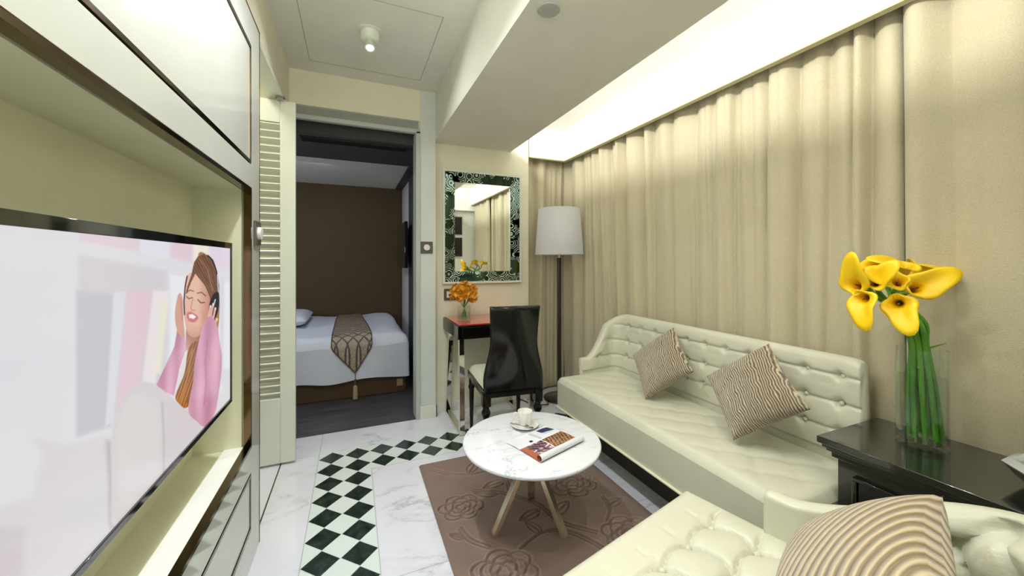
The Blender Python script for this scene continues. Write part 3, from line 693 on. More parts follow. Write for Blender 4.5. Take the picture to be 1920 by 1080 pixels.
# local: x right, y towards the desk; back panel at y=0
def cback(u, v):       # u across, v up
    z = .405+v*.505; sv = min(1, max(0, (.62-v)/.5)); hw = .139+.012*v**3+.043*sv*sv*(3-2*sv)
    if v < .16: hw += -.004*(1-v/.16)
    bowl = .018*(1-(2*u-1)**2); y = -.004-.045*v**1.6-.02*(1-v)**3-bowl*.7*(.4+.6*v)
    return Vector(((2*u-1)*hw, y, z))
b = MB().grid(cback, 25, 25).build('backrest', 'black_lacquer', t, smooth=True, angle=180)
md = b.modifiers.new('solid', 'SOLIDIFY'); md.thickness = .022; md.offset = 0
MB().prism([(-.178, -.01), (.178, -.01), (.190, .44), (-.190, .44)], 'z', .375, .425).build('seat_frame', 'black_lacquer', t, bevel=.004)
def pad(u, v):
    x = (2*u-1)*(.172+.012*v); y = .005+v*.435; e = min(u, 1-u, v, 1-v)
    return Vector((x, y, .425+.045*min(1, (e*9))**.5))
MB().grid(pad, 24, 24).build('seat', 'leather_cream', t, smooth=True, angle=180)
prof = [(.001, 0), (.010, 0), (.013, .02), (.016, .12), (.020, .20), (.0235, .225), (.016, .24), (.0165, .26), (.0255, .28), (.027, .295), (.018, .312), (.019, .33)]
for sx in (-1, 1):
    MB().lathe((sx*.160, .005, 0), prof, 20).box(sx*.160-.024, sx*.160+.024, -.02, .03, .33, .405).build('leg', 'black_lacquer', t, smooth=True)
    MB().lathe((sx*.168, .41, 0), [(.001, 0), (.009, 0), (.018, .30), (.023, .315), (.018, .33), (.018, .376), (.001, .376)], 16).build('leg', 'black_lacquer', t, smooth=True)

# ================================================================= FLOOR LAMP
lx, ly = 1.62, 2.80
t = thing('floor_lamp', 'standing lamp with white drum shade on a dark chrome pole in the curtain corner', 'floor lamp', (lx, ly, 0))
MB().lathe((lx, ly, 0), [(.001, 0), (.135, 0), (.135, .012), (.125, .020), (.02, .026), (.001, .026)], 48).build('base', 'black_gloss', t, smooth=True)
MB().box(lx-.014, lx+.014, ly-.014, ly+.014, .02, 1.20).build('pole', 'black_gloss', t, bevel=.002)
MB().tube([(lx, ly, 1.20), (lx, ly, 1.40)], .007, 12).build('socket_stem', 'chrome', t, smooth=True)
MB().lathe((lx, ly, 1.40), [(.001, 0), (.018, .0), (.032, .04), (.030, .07), (.001, .095)], 20).build('bulb', 'porcelain', t, smooth=True)
r0, r1, z0, z1 = .205, .176, 1.232, 1.612
g = MB().grid(lambda u, v: Vector((lx+(r0+(r1-r0)*v)*math.cos(2*PI*u), ly+(r0+(r1-r0)*v)*math.sin(2*PI*u), z0+(z1-z0)*v)), 72, 10, True)
sh = g.build('lamp_shade', 'shade_fabric', t, smooth=True, angle=180)
g = MB().tube([(lx+(r0+.001)*math.cos(a*PI/36), ly+(r0+.001)*math.sin(a*PI/36), z0) for a in range(73)], .0035, 6, False)
part(g, 'shade_rim', 'shade_white', t, sh, smooth=True); g = MB()
g.tube([(lx+(r1+.001)*math.cos(a*PI/36), ly+(r1+.001)*math.sin(a*PI/36), z1) for a in range(73)], .003, 6, False)
part(g, 'shade_rim', 'shade_white', t, sh, smooth=True)
g = MB()
for a in (0, 120, 240): g.tube([(lx, ly, 1.40), (lx+(r0-.002)*math.cos(R(a)), ly+(r0-.002)*math.sin(R(a)), z0+.03)], .002, 6)
part(g, 'shade_spider', 'chrome', t, sh)
tag(MB().tube([(1.30, 2.90, .006), (1.33, 2.80, .007), (1.40, 2.74, .007), (1.46, 2.80, .007), (1.40, 2.88, .009), (1.34, 2.84, .016), (1.38, 2.72, .009), (1.46, 2.70, .007), (1.52, 2.84, .006)], .004, 8).build('power_cord', 'cable_black', smooth=True), 'coiled black power cord on the floor beside the lamp base', 'cord')

# ================================================================= TUFTED SEATING
def crease(d, wd): return math.exp(-(d/wd)**2)
def tuft_rows(s, z, ds, rows, amp):     # aligned buttons, horizontal creases
    h = 0
    best = min(rows, key=lambda r: abs(z-r)); dz_ = abs(z-best)
    ph = (s/ds) % 1.0; db = min(ph, 1-ph)*ds
    h -= .42*crease(dz_, .0045); h -= 1.0*crease(math.hypot(db, dz_), .017); h -= .22*crease(db, .006)*crease(dz_, .026)
    h += .32*min(1, dz_/.045)**.6
    return h*amp
def tuft_diamond(x, y, dx, dy, amp, cw=.008, bw=.03):  # staggered buttons, diagonal creases
    # diamond coordinates
    a = x/dx+y/(2*dy); b = x/dx-y/(2*dy)
    fa = abs(a-round(a)); fb = abs(b-round(b)); L = dx*.8
    da = fa*L; db = fb*L
    return amp*(-.42*crease(da, cw)-.42*crease(db, cw)-.8*crease(math.hypot(da, db), bw)+.75*min(1, min(da, db)/(L*.42))**.6)
def u_shell(L, D, hb, ha, arm_flat, lean, thick, zb, tuft, rc=.09, rnd=.022, right=True, step=.010, nz_=34, shear=.0):
    """U shaped back with arms, local frame: x along the back (-L/2..L/2), y forward from back plane 0 to D"""
    path = []
    def add(p, n, kind): path.append((Vector(p), Vector(n), kind))
    n1 = 26; x0 = L/2
    for i in range(n1): f = i/n1; add((-x0, D-(D-rc)*f, 0), (1, 0, 0), 'a')
    for i in range(14): a = PI/2*i/14; add((-x0+rc-rc*math.cos(a), rc-rc*math.sin(a), 0), (math.cos(a), math.sin(a), 0), 'c')
    xe = x0-rc if right else x0
    nb = int((xe+x0-rc)/step)
    for i in range(nb+1): add((-x0+rc+(xe+x0-rc)*i/nb, 0, 0), (0, 1, 0), 'b')
    for i in range(1, 15 if right else 0): a = PI/2*(14-i)/14; add((x0-rc+rc*math.cos(a), rc-rc*math.sin(a), 0), (-math.cos(a), math.sin(a), 0), 'c')
    for i in range(1, n1+1 if right else 0): f = i/n1; add((x0, rc+(D-rc)*f, 0), (-1, 0, 0), 'a')
    secs = []; s = 0; prev = None
    for p, n_, k in path:
        if prev is not None: s += (p-prev).length
        prev = p
        f = 1-min(1, max(0, p.y/(D-arm_flat)))        # 1 at the back, 0 at the flat part
        f = f**1.35
        top = ha+(hb-ha)*f
        tipf = min(1, max(0, (D-p.y)/.02))
        th = thick*(.75+.25*tipf)
        ln = lean*((top-zb)/(hb-zb))*f
        ring = []
        if shear and p.x > 0: top -= .012*min(1, max(0, (p.x-(x0-.03))/.03))**2
        for j in range(nz_+1):
            z = zb+(top-rnd-zb)*j/nz_
            q_ = (z-zb)/(hb-zb)
            off = tuft(p, n_, k, z, top)
            ring.append(p+n_*(off+.0-lean*q_*f*.9)+Vector((0, 0, z)))
        cx = -(th/2)-lean*((top-zb)/(hb-zb))*f*.9
        for j in range(1, 9):
            a = PI*j/9; ring.append(p+n_*(cx+(th/2)*math.cos(a))+Vector((0, 0, top-rnd+rnd*math.sin(a))))
        for j in range(7):
            z = top-rnd-(top-rnd-zb)*j/6; q_ = (z-zb)/(hb-zb)
            ring.append(p+n_*(-th-lean*q_*f*.9)+Vector((0, 0, z)))
        secs.append(ring)
    if shear:
        for r in secs:
            for v in r:
                k_ = min(1, max(0, (v.x-(x0-.25))/.25)); v.x += shear*k_*k_*(1-(v.z-zb)/(hb-zb))
    m = len(secs[0]); vs = [v for r in secs for v in r]; fs = []
    for i in range(len(secs)-1):
        for j in range(m): fs.append((i*m+j, (i+1)*m+j, (i+1)*m+(j+1) % m, i*m+(j+1) % m))
    fs.append(tuple(range(m))); fs.append(tuple((len(secs)-1)*m+j for j in range(m))[::-1])
    return MB().add(vs, fs)
def seat_block(x0, x1, y0, y1, z0, z1, rad, tuft, res=.011, taper=.0):
    nx = int((x1-x0)/res); ny = int((y1-y0)/res); g = MB()
    cx, cy = (x0+x1)/2, (y0+y1)/2
    def top(u, v):
        x = x0+(x1-x0)*u; y = y0+(y1-y0)*v; e = min(x-x0, x1-x, y-y0, y1-y)
        drop = rad-math.sqrt(max(0, rad*rad-(max(0, rad-e))**2)) if e < rad else 0
        return Vector((x, y, z1-drop+tuft(x, y)*min(1, max(0, e-.02)/.05)))
    g.grid(top, nx, ny)
    # skirt down from the rim with slight inward taper at the bottom
    rim = [top(i/(nx-1), 0) for i in range(nx)]+[top(1, j/(ny-1)) for j in range(1, ny)]+[top(i/(nx-1), 1) for i in range(nx-2, -1, -1)]+[top(0, j/(ny-1)) for j in range(ny-2, 0, -1)]
    n = len(rim); lev = [0, .3, .7, 1]
    vs = []
    for q_ in lev:
        for p in rim:
            k = 1-taper*q_; vs.append(Vector((cx+(p.x-cx)*k, cy+(p.y-cy)*k, p.z+(z0-p.z)*q_)))
    fs = [(j*n+i, j*n+(i+1) % n, (j+1)*n+(i+1) % n, (j+1)*n+i) for j in range(3) for i in range(n)]
    fs.append(tuple(3*n+i for i in range(n)))
    g.add(vs, fs); return g
def buttons(pts, r=.009):
    g = MB()
    for p, n_ in pts:
        M = Vector(n_).to_track_quat('Z', 'Y').to_matrix().to_4x4()
        g.lathe(p, [(.001, -.004), (r, -.003), (r*.95, .002), (r*.6, .0055), (.001, .0065)], 12, M)
    return g

# ---- sofa: local x -> world Y, local y -> world -X : rz = 90 deg
SL = 1.42; SY = 1.40; SXB = 1.665
t = thing('sofa', 'long cream leather sofa with button-tufted back along the curtain', 'sofa', (SXB, SY, 0), R(90), local=True)
ROWS = (.733, .63, .527)
def sofa_t(p, n_, k, z, top):
    if k == 'b' and .12 > top-z > -.1 or k != 'a' or True:
        if top-z < .018 or z < .45: return 0
        if k == 'a' and z > ROWS[1]+.05: return 0
        s = p.x-.0 if k != 'a' else p.y
        return .004*math.sin(PI*min(1, max(0, (top-z)/.11)))+tuft_rows(s-.01, z, .119, ROWS, .020)*min(1, (top-z-.018)/.05)
    return 0
sb = u_shell(1.335, .27, .805, .525, .055, .06, .055, .25, sofa_t, .045, .016, False, .006, 110, .035)
sb.v = [(-v[0]+.0425, v[1], v[2]) for v in sb.v]; sb.build('backrest', 'leather_cream', t, smooth=True, angle=180)
bp = []
for k in range(-5, 6):
    for r_, off in zip(ROWS, (.9, .69, .5)): bp.append(((-k*.119+.025, -.06*off*.9-.012, r_), (0, 1, .12)))
for b_ in bp: buttons([b_]).build('button', 'leather_cream', t, smooth=True)
st_ = lambda x, y: tuft_diamond(x, y, .17, .085, .005, .010, .026)
seat_block(-SL/2+.025, SL/2+.02, -.02, .445, .235, .425, .035, st_, .012, 0).build('seat', 'leather_cream', t, smooth=True, angle=60)
z = .232; x_, y_, y2 = SL/2-.021, .449, -.03
MB().tube([(SL/2+.024, y2, z), (SL/2+.024, y_, z), (-x_, y_, z), (-x_, y2, z)], .006, 8).build('piping', 'leather_piping', t, smooth=True)
MB().box(-SL/2+.06, SL/2-.02, -.04, .255, .0, .235).build('base', 'sofa_base', t)
for sx in (-1, 1):
    MB().box(sx*(SL/2-.05)-.022, sx*(SL/2-.05)+.022, .36, .404, 0, .235).build('leg', 'black_lacquer', t, bevel=.003)

# ---- armchair in front, faces the bedroom; local x right, y forward
AW = .62; rz = R(13.5); ex = Vector((math.cos(rz), math.sin(rz), 0)); ey = Vector((-math.sin(rz), math.cos(rz), 0))
AD = .66; corner = Vector((1.015, .925, 0)); aloc = corner-ex*(AW/2)-ey*AD
t = thing('armchair', 'cream leather armchair with deeply buttoned seat and back in the near corner', 'armchair', aloc, rz, local=True)
def arm_t(p, n_, k, z, top):
    if k == 'a' and p.y > .20: return 0
    e = top-z; fade = min(1, max(0, e/.05))
    return .022*min(1, max(0, e)/.05)*fade+tuft_diamond(p.x+(p.y if p.x > 0 else -p.y)+.02, z-.50, .155, .085, .034, .012, .036)*fade*(1 if k != 'a' else max(0, 1-p.y/.2))
u_shell(AW-.06, .42, .715, .535, .06, .05, .050, .25, arm_t, .10, .014, True, .006, 60).build('backrest', 'leather_cream', t, smooth=True, angle=180)
TX0, TY0_, TDX, TDY = .194, AD-.140, .122, .118
def at_(x, y):                          # square tufting with arched pleats between the buttons
    gx = (x-TX0)/TDX; gy = (y-TY0_)/TDY
    if gy > .35:                        # short pleats fading out towards the front edge
        fx = abs(gx-round(gx))*TDX; h = -.010*crease(fx, .007)*max(0, 1-gy/.75)
        return h
    fx = gx-math.floor(gx); fy = gy-math.floor(gy)
    dr = min(abs(gy-(k+.13*math.sin(PI*fx))) for k in (math.floor(gy), math.floor(gy)-1, math.floor(gy)+1) if k <= 0)*TDY
    dc = min(abs(gx-(k+.13*math.sin(PI*fy)*(1 if gy < 0 else 0))) for k in (math.floor(gx), math.floor(gx)-1, math.floor(gx)+1))*TDX if gy < 0 else .06
    nb_ = math.hypot((gx-round(gx))*TDX, (gy-min(0, round(gy)))*TDY)
    e = min(dr, dc)
    return -.011*crease(dr, .0050)-.011*crease(dc, .0050)-.014*crease(nb_, .026)+.008*min(1, e/.05)**.6*(1 if gy < 0 else max(0, 1-gy/.35))
seat_block(-AW/2, AW/2, -.02, AD, .22, .425, .03, at_, .0045, .03).build('seat', 'leather_cream', t, smooth=True, angle=60)
bp = []
for j in range(-3, 1):
    for i in range(-4, 1):
        x = TX0+i*TDX; y = TY0_+j*TDY
        if abs(x) < AW/2-.03 and .14 < y: bp.append(((x, y, .4115), (0, 0, 1)))
for b_ in bp: buttons([b_], .0085).build('button', 'leather_cream', t, smooth=True)
x_, y_, z = AW/2*.97+.002, AD-.01, .222
MB().tube([(-x_, 0, z), (-x_, y_, z), (x_, y_, z), (x_, 0, z)], .005, 8).build('piping', 'leather_piping', t, smooth=True)
for sx in (-1, 1):
    for y in (.03, AD-.08): MB().prism([(-.02, -.02), (.02, -.02), (.02, .02), (-.02, .02)], 'z', 0, .222).build('leg', 'black_lacquer', t, bevel=.003).location = (sx*(AW/2-.06), y, 0)

# ================================================================= CUSHIONS
def cushion(label, centre, normal, up_hint, rot, size, thick, m, fat=.42):
    n_ = Vector(normal).normalized(); u = Vector(up_hint); u = (u-n_*u.dot(n_)).normalized(); r_ = u.cross(n_)
    c_, s_ = math.cos(rot), math.sin(rot); ax = r_*c_+u*s_; ay = -r_*s_+u*c_
    M3 = Matrix((ax, ay, n_)).transposed()
    t = bpy.data.objects.new('throw_cushion', None)
    g = MB(); N = 44
    def face(sg):
        def fn(a, b):
            x, y = 2*a-1, 2*b-1; ex_ = (1-x*x); ey_ = (1-y*y)
            pin = 1-.07*(1-(x*x))*(abs(y)**3)-0*y; pin2 = 1-.07*(1-(y*y))*(abs(x)**3)
            h = sg*thick/2*(max(0, ex_)*max(0, ey_))**fat
            return Vector((x*size/2*pin2, y*size/2*pin, h))
        return fn
    g.grid(face(1), N, N); g.grid(face(-1), N, N)
    me_o = g.build('throw_cushion', m, smooth=True, angle=70)
    b = bmesh.new(); b.from_mesh(me_o.data); bmesh.ops.remove_doubles(b, verts=b.verts, dist=.0004); bmesh.ops.recalc_face_normals(b, faces=b.faces); b.to_mesh(me_o.data); b.free()
    bpy.data.objects.remove(t)
    me_o.matrix_world = Matrix.Translation(centre) @ M3.to_4x4()
    tag(me_o, label, 'cushion', 'bronze pleated throw cushions'); return me_o
cushion('bronze pleated cushion on the sofa nearer the floor lamp', (1.557, 1.588, .613), (-.86, 0, .50), (0, 0, 1), R(47), .305, .12, 'cushion_pleats')
cushion('bronze pleated cushion on the sofa nearer the side table', (1.516, 1.044, .636), (-.86, 0, .50), (0, 0, 1), R(45), .305, .13, 'cushion_pleats')
cushion('tan pleated cushion on the buttoned armchair in the foreground', Vector((.885, .405, .583)), (-.32, .6, .7), (0, 0, 1), R(-10), .320, .14, 'cushion_pleats_tan', .42)

# ================================================================= SIDE TABLE
tz = .60; ax0, ax1, ay0, ay1 = 1.400, 1.765, .06, .748
t = thing('side_table', 'glossy black side cabinet with moulded top between sofa and armchair', 'side table', (1.59, .4, 0))
MB().box(ax0, ax1, ay0, ay1, tz-.022, tz).build('table_top', 'dark_table', t, bevel=.003)
g = MB()
for i, (o_, za, zb_) in enumerate(((.010, tz-.034, tz-.022), (.018, tz-.044, tz-.034), (.028, tz-.062, tz-.044))): g.box(ax0+o_, ax1-.005, ay0+o_, ay1-o_, za, zb_)
g.build('moulding', 'dark_table', t, bevel=.002)
bx, by0, by1 = ax0+.040, ay0+.04, ay1-.040
MB().box(bx, ax1-.01, by0, by1, .03, tz-.062).box(bx+.01, ax1-.02, by0+.01, by1-.01, 0, .03).build('body', 'dark_table', t, bevel=.002)
for k in range(2):
    yb = by1-.055-k*.27; ya = yb-.235
    d = MB().box(bx-.010, bx, ya, yb, .09, tz-.110).build('door', 'dark_panel', t, bevel=.004)
    fr = MB()
    for a in ((ya-.012, yb+.012, tz-.110, tz-.098), (ya-.012, yb+.012, .078, .09), (ya-.012, ya, .09, tz-.110), (yb, yb+.012, .09, tz-.110)): fr.box(bx-.016, bx, *a)
    part(fr, 'door_moulding', 'black_gloss', t, d, bevel=.003)
    part(MB().tube([(bx-.018, yb-.03, .36), (bx-.018, yb-.03, .41)], .003, 8), 'handle', 'steel', t, d, smooth=True)

# octagonal dish at the right edge
c = Vector((1.60, .30, tz)); t = thing('octagonal_dish', 'dark faceted dish with pale grey rim on the side table at the right edge', 'dish', c)
o8 = lambda r, z_: [(c.x+r*math.cos(PI/8+k*PI/4), c.y+r*math.sin(PI/8+k*PI/4), c.z+z_) for k in range(8)]
def rings(rs):
    vs = [p for r, z_ in rs for p in o8(r, z_)]; fs = [(j*8+k, j*8+(k+1) % 8, (j+1)*8+(k+1) % 8, (j+1)*8+k) for j in range(len(rs)-1) for k in range(8)]
    return MB().add(vs, fs+[tuple(range(8))[::-1], tuple((len(rs)-1)*8+k for k in range(8))])
rings([(.070, .0), (.092, .022), (.110, .045), (.080, .047), (.066, .012)]).build('bowl', 'dish_dark', t, bevel=.001)
rings([(.1105, .045), (.116, .052), (.096, .062), (.086, .058), (.082, .047)]).build('rim', 'stone_dish', t, bevel=.001)
tag(MB().box(1.42, 1.56, .085, .165, tz+.0005, tz+.006).build('notepad', 'paper_white'), 'white notepad lying at the near end of the side table', 'notepad')

# ---- tall vase and calla lilies
vc = Vector((1.628, .580, tz)); vr = .058; vh = .300
t = thing('cylinder_vase', 'tall clear cylindrical glass vase with water on the black side table', 'vase', vc)
MB().lathe(vc, [(.001, .0008), (vr-.003, .0008), (vr, .004), (vr, vh), (vr-.0028, vh), (vr-.0028, .020), (vr-.006, .017), (.001, .016)], 56).build('vase_body', 'clear_glass', t, smooth=True)
MB().lathe(vc, [(.001, .0166), (vr-.007, .0176), (vr-.0034, .0215), (vr-.0034, .212), (.001, .212)], 56).build('water', 'water', t, smooth=True)
lilies = [ # px, py, depth, axis and tip (right, up, towards viewer), scale, label
 (1600, 533, 1.14, (-.92, .25, .30), (-.2, .9, .2), 1.05, 'yellow calla lily at the far left of the bouquet, opening to the left'),
 (1616, 562, 1.11, (-.80, -.30, .45), (.35, -.9, .1), .95, 'yellow calla lily drooping at the lower left of the bouquet'),
 (1642, 497, 1.20, (-.50, .70, .35), (-.9, .1, 0), .95, 'yellow calla lily at the upper left of the bouquet'),
 (1640, 527, 1.10, (-.30, .45, .80), (.6, .4, .2), .80, 'yellow calla lily in the middle left with brownish throat showing'),
 (1694, 497, 1.18, (.05, .80, .50), (-.5, .6, .2), 1.1, 'yellow calla lily at the top centre of the bouquet'),
 (1732, 500, 1.21, (.70, .55, .30), (1, -.1, 0), 1.2, 'yellow calla lily at the upper right with its pointed tip to the right'),
 (1682, 526, 1.08, (.05, .50, .82), (-.8, .5, 0), .85, 'small yellow calla lily facing the viewer at the centre of the bouquet'),
 (1724, 538, 1.10, (.45, .20, .80), (.9, .3, 0), 1.0, 'yellow calla lily at the right with dark throat and tip to the right'),
 (1684, 570, 1.07, (-.12, -.05, .92), (.5, -.9, 0), .95, 'lowest yellow calla lily, hanging down in front of the stems'),
]
for i, (px, py, d, ax_, tip_, sc, lab) in enumerate(lilies):
    sc *= 1.2
    p = at(px, py, d+.03); cr = Vector((*CR, 0)); cf = Vector((*CF, 0))
    dirv = (cr*ax_[0]+Vector((0, 0, 1))*ax_[1]-(at(px, py, 1)-Vector((0, 0, H))).normalized()*ax_[2]).normalized()
    tv = cr*tip_[0]+Vector((0, 0, 1))*tip_[1]-cf*tip_[2]; tv = (tv-dirv*tv.dot(dirv)).normalized()
    Q = Matrix((tv, dirv.cross(tv), dirv)).transposed()
    t = thing('calla_lily', lab, 'flower', p-dirv*.05*sc, group='yellow calla lilies in the tall vase')
    base = p-dirv*.050*sc
    def spathe(u, v, base=base, Q=Q, sc=sc, i=i):
        th = (u-.5)*2*PI*1.06; tip = math.exp(-(abs(th)/.62)**2); wide = .5+.5*math.cos(th)
        w3 = (max(0, v-.62)/.38)**1.5
        r = .0045+.015*v**1.4+w3*(.007+.013*wide+.026*tip+.0035*math.sin(4*th+i))
        z_ = .070*min(1, v/.92)+w3*(.006*wide-.010*math.sin(th)**2-.004*math.sin(3*th+2*i))+.010*tip*w3-.026*(1-math.cos(th))/2*v
        if abs(th) > PI*.92: r *= .92
        return base+Q@Vector((r*math.cos(th)*sc*(1+.15*tip*v*v), r*math.sin(th)*sc, z_*sc))
    b = MB().grid(spathe, 40, 18).build('spathe', 'lily_petal', t, smooth=True, angle=180, solid=.0012)
    ca = b.data.color_attributes.new('Col', 'FLOAT_COLOR', 'POINT')
    for j_ in range(18):
        f_ = j_/17; ya, yb_, yc_ = lin((128, 124, 30)), lin((250, 196, 2)), lin((255, 214, 8))
        k1 = min(1, f_/.45); k2_ = max(0, f_-.45)/.55; cc_ = [p_*(1-k1)+q_*k1 for p_, q_ in zip(ya, yb_)]; cc_ = [p_*(1-k2_)+q_*k2_ for p_, q_ in zip(cc_, yc_)]
        for i_ in range(40): ca.data[j_*40+i_].color = (*cc_, 1)
    part(MB().tube([base+Q@Vector((0, 0, .012*sc)), base+Q@Vector((0, 0, .045*sc))], [.0032, .0026], 10), 'spadix', 'spadix_brown', t, None, smooth=True)
    a = 2*PI*i/9+.7; r2 = .034+.008*(i % 2)
    # stems: bundle crossing near the vase mouth
    foot = vc+Vector((.034*math.cos(a), .034*math.sin(a), .026))+cr*.010
    neck = vc+Vector((.017*math.cos(a), .017*math.sin(a), vh+.01))+cr*-.010
    k2 = neck+Vector((0, 0, .075))+cr*-.020+Vector((.008*math.cos(a), .008*math.sin(a), 0))
    ctrl = [foot, foot*.5+neck*.5+Vector((.004*math.cos(a), .004*math.sin(a), 0)), neck, k2, base-dirv*.018*sc+Vector((0, 0, -.014)), base+dirv*.004]
    pts = []
    cp = [ctrl[0]]+ctrl+[ctrl[-1]]
    for s in range(1, len(cp)-2):
        for q_ in range(7):
            f = q_/7; A, B, C, D_ = cp[s-1], cp[s], cp[s+1], cp[s+2]
            pts.append(.5*((2*B)+(-A+C)*f+(2*A-5*B+4*C-D_)*f*f+(-A+3*B-3*C+D_)*f**3))
    pts.append(ctrl[-1])
    MB().tube(pts, .0068, 10).build('stem', 'stem_green', t, smooth=True)
lf = MB().tube([vc+Vector((0, 0, vh+.006))+cr*.0-cf*.02, vc+Vector((0, 0, vh+.020))+cr*.052-cf*.02], [.003, .001], 6)
tag(lf.build('twig', 'stem_green', smooth=True), 'thin dark green twig sticking out over the rim of the tall vase', 'twig')

# ================================================================= RUG
rx0, rx1, ry0, ry1 = .345, 1.272, .97, 2.178
nx, ny = 300, 390
X1 = np.linspace(rx0, rx1, nx); Y1_ = np.linspace(ry0, ry1, ny); XX, YY2 = np.meshgrid(X1, Y1_); PP = np.stack([XX.ravel(), YY2.ravel()], 1)
dmin = np.full(len(PP), 1e9)
def carve(pts, n=8):
    global dmin
    p = [np.array(a, float) for a in pts]; cp = [p[0]]+p+[p[-1]]; q_ = []
    for s in range(1, len(cp)-2):
        for k in range(n):
            f = k/n; A, B, C, D_ = cp[s-1], cp[s], cp[s+1], cp[s+2]; q_.append(.5*((2*B)+(-A+C)*f+(2*A-5*B+4*C-D_)*f*f+(-A+3*B-3*C+D_)*f**3))
    q_.append(cp[-1]); q_ = np.array(q_)
    lo = q_.min(0)-.02; hi = q_.max(0)+.02
    m = np.where((PP[:, 0] > lo[0]) & (PP[:, 0] < hi[0]) & (PP[:, 1] > lo[1]) & (PP[:, 1] < hi[1]))[0]; Q_ = PP[m]; dd = dmin[m]
    for a, b in zip(q_[:-1], q_[1:]):
        e = b-a; w_ = Q_-a; tt = np.clip((w_@e)/max(e@e, 1e-12), 0, 1); dd = np.minimum(dd, np.sqrt(((w_-tt[:, None]*e)**2).sum(1)))
    dmin[m] = dd
def rose(cx, cy, r, seed):
    rn = random.Random(seed); a0 = rn.uniform(0, 6)
    for ring, (rr, npet) in enumerate(((1.0, 6), (.72, 5), (.46, 4), (.24, 3))):
        for k in range(npet):
            a = a0+ring*.6+2*PI*k/npet; wd = PI/npet*1.12; pts = []
            for s in (-1, -.75, -.4, 0, .4, .75, 1):
                rad = r*rr*(1-.30*abs(s)**2.2+rn.uniform(-.02, .03)); ang = a+s*wd
                pts.append((cx+rad*math.cos(ang), cy+rad*math.sin(ang)*.86))
            carve(pts)
def leaf(x, y, a, L):
    dx, dy = math.cos(a), math.sin(a); n_ = (-dy, dx)
    for s in (-1, 1): carve([(x, y), (x+dx*L*.3+n_[0]*s*L*.2, y+dy*L*.3+n_[1]*s*L*.2), (x+dx*L*.7+n_[0]*s*L*.17, y+dy*L*.7+n_[1]*s*L*.17), (x+dx*L, y+dy*L)])
    carve([(x, y), (x+dx*L*.85, y+dy*L*.85)])
for a in ((.47, 1.72, .105, 1), (.52, 1.30, .125, 2), (1.05, 1.68, .13, 3), (1.08, 1.28, .12, 4), (.80, 1.10, .12, 6)): rose(*a)
def stem(pts, gap=.014):
    carve(pts); carve([(x+gap, y+gap*.7) for x, y in pts])
stem([(.38, 2.10), (.50, 1.99), (.66, 1.96), (.86, 2.05), (.98, 2.14)]); stem([(.55, 1.82), (.68, 1.74), (.80, 1.60), (.84, 1.45), (.95, 1.33)])
stem([(.62, 1.38), (.74, 1.42), (.84, 1.38), (.92, 1.24), (.90, 1.14)]); stem([(.70, 1.96), (.74, 1.84), (.72, 1.72), (.78, 1.62)]); stem([(.86, 2.05), (.95, 1.92), (1.02, 1.82)])
stem([(1.12, 1.52), (1.10, 1.44), (1.04, 1.38)]); stem([(.42, 1.58), (.44, 1.50), (.50, 1.43)])
for a in ((.58, 1.98, .9, .13), (.66, 1.74, 2.6, .12), (.84, 1.50, .5, .13), (.80, 1.56, 3.4, .12), (.90, 1.95, -.2, .14), (.74, 1.84, 3.3, .13), (.90, 1.24, -.4, .12), (.74, 1.42, 1.9, .10), (1.10, 1.46, .2, .11), (.43, 1.52, 2.4, .07), (.96, 2.04, .9, .1)): leaf(*a)
ed = np.minimum.reduce([PP[:, 0]-rx0, rx1-PP[:, 0], PP[:, 1]-ry0, ry1-PP[:, 1]])
gro = np.exp(-(dmin/.0042)**2); lip = np.exp(-((dmin-.009)/.004)**2)
nzr = np.sin(PP[:, 0]*31+np.sin(PP[:, 1]*17)*2)*np.sin(PP[:, 1]*27+1.3)
hgt = .014-.012*gro+.004*lip+.0006*nzr-.011*np.exp(-(ed/.006)**2)
hgt = np.maximum(hgt, .001)
c0 = np.array(lin((128, 108, 96))); c1 = np.array(lin((176, 154, 138)))
mixf = np.clip(.32*lip-.2*gro+.05*nzr+.05, 0, 1)[:, None]
idx = np.arange(nx*ny).reshape(ny, nx); fr_ = np.stack([idx[:-1, :-1], idx[:-1, 1:], idx[1:, 1:], idx[1:, :-1]], -1).reshape(-1, 4)
rug = npmesh('area_rug', np.stack([PP[:, 0], PP[:, 1], hgt], 1), fr_, 'rug_pile', None, c0*(1-mixf)+c1*mixf)
tag(rug, 'taupe brown rug carved with rose outlines under the coffee table', 'rug')

# ================================================================= COFFEE TABLE
cx, cy, cz = .715, 1.475, .400; cr_ = .297
t = thing('coffee_table', 'small round white marble coffee table on crossed champagne metal legs', 'coffee table', (cx, cy, 0))
MB().lathe((cx, cy, cz), [(.001, -.020), (cr_-.010, -.020), (cr_-.002, -.014), (cr_, -.006), (cr_-.003, -.001), (cr_-.008, 0), (.001, 0)], 96).build('table_top', 'marble_table', t, smooth=True, angle=50)
feet = [(.549, 1.490), (.815, 1.360), (.800, 1.650)]
hub = Vector((cx, cy, cz-.030))
MB().lathe((cx, cy, cz-.030), [(.001, -.004), (.09, -.004), (.09, .010), (.001, .010)], 32).build('hub_plate', 'champagne_chrome', t, smooth=True)
for fx, fy in feet:
    a = Vector((fx, fy, .017)); d = (a-hub); hxy = Vector((d.x, d.y, 0)).normalized()
    MB().bar(hub-hxy*.03*0, a, .034, .020, hxy.cross(Vector((0, 0, 1)))).build('leg', 'champagne_chrome', t, bevel=.001)

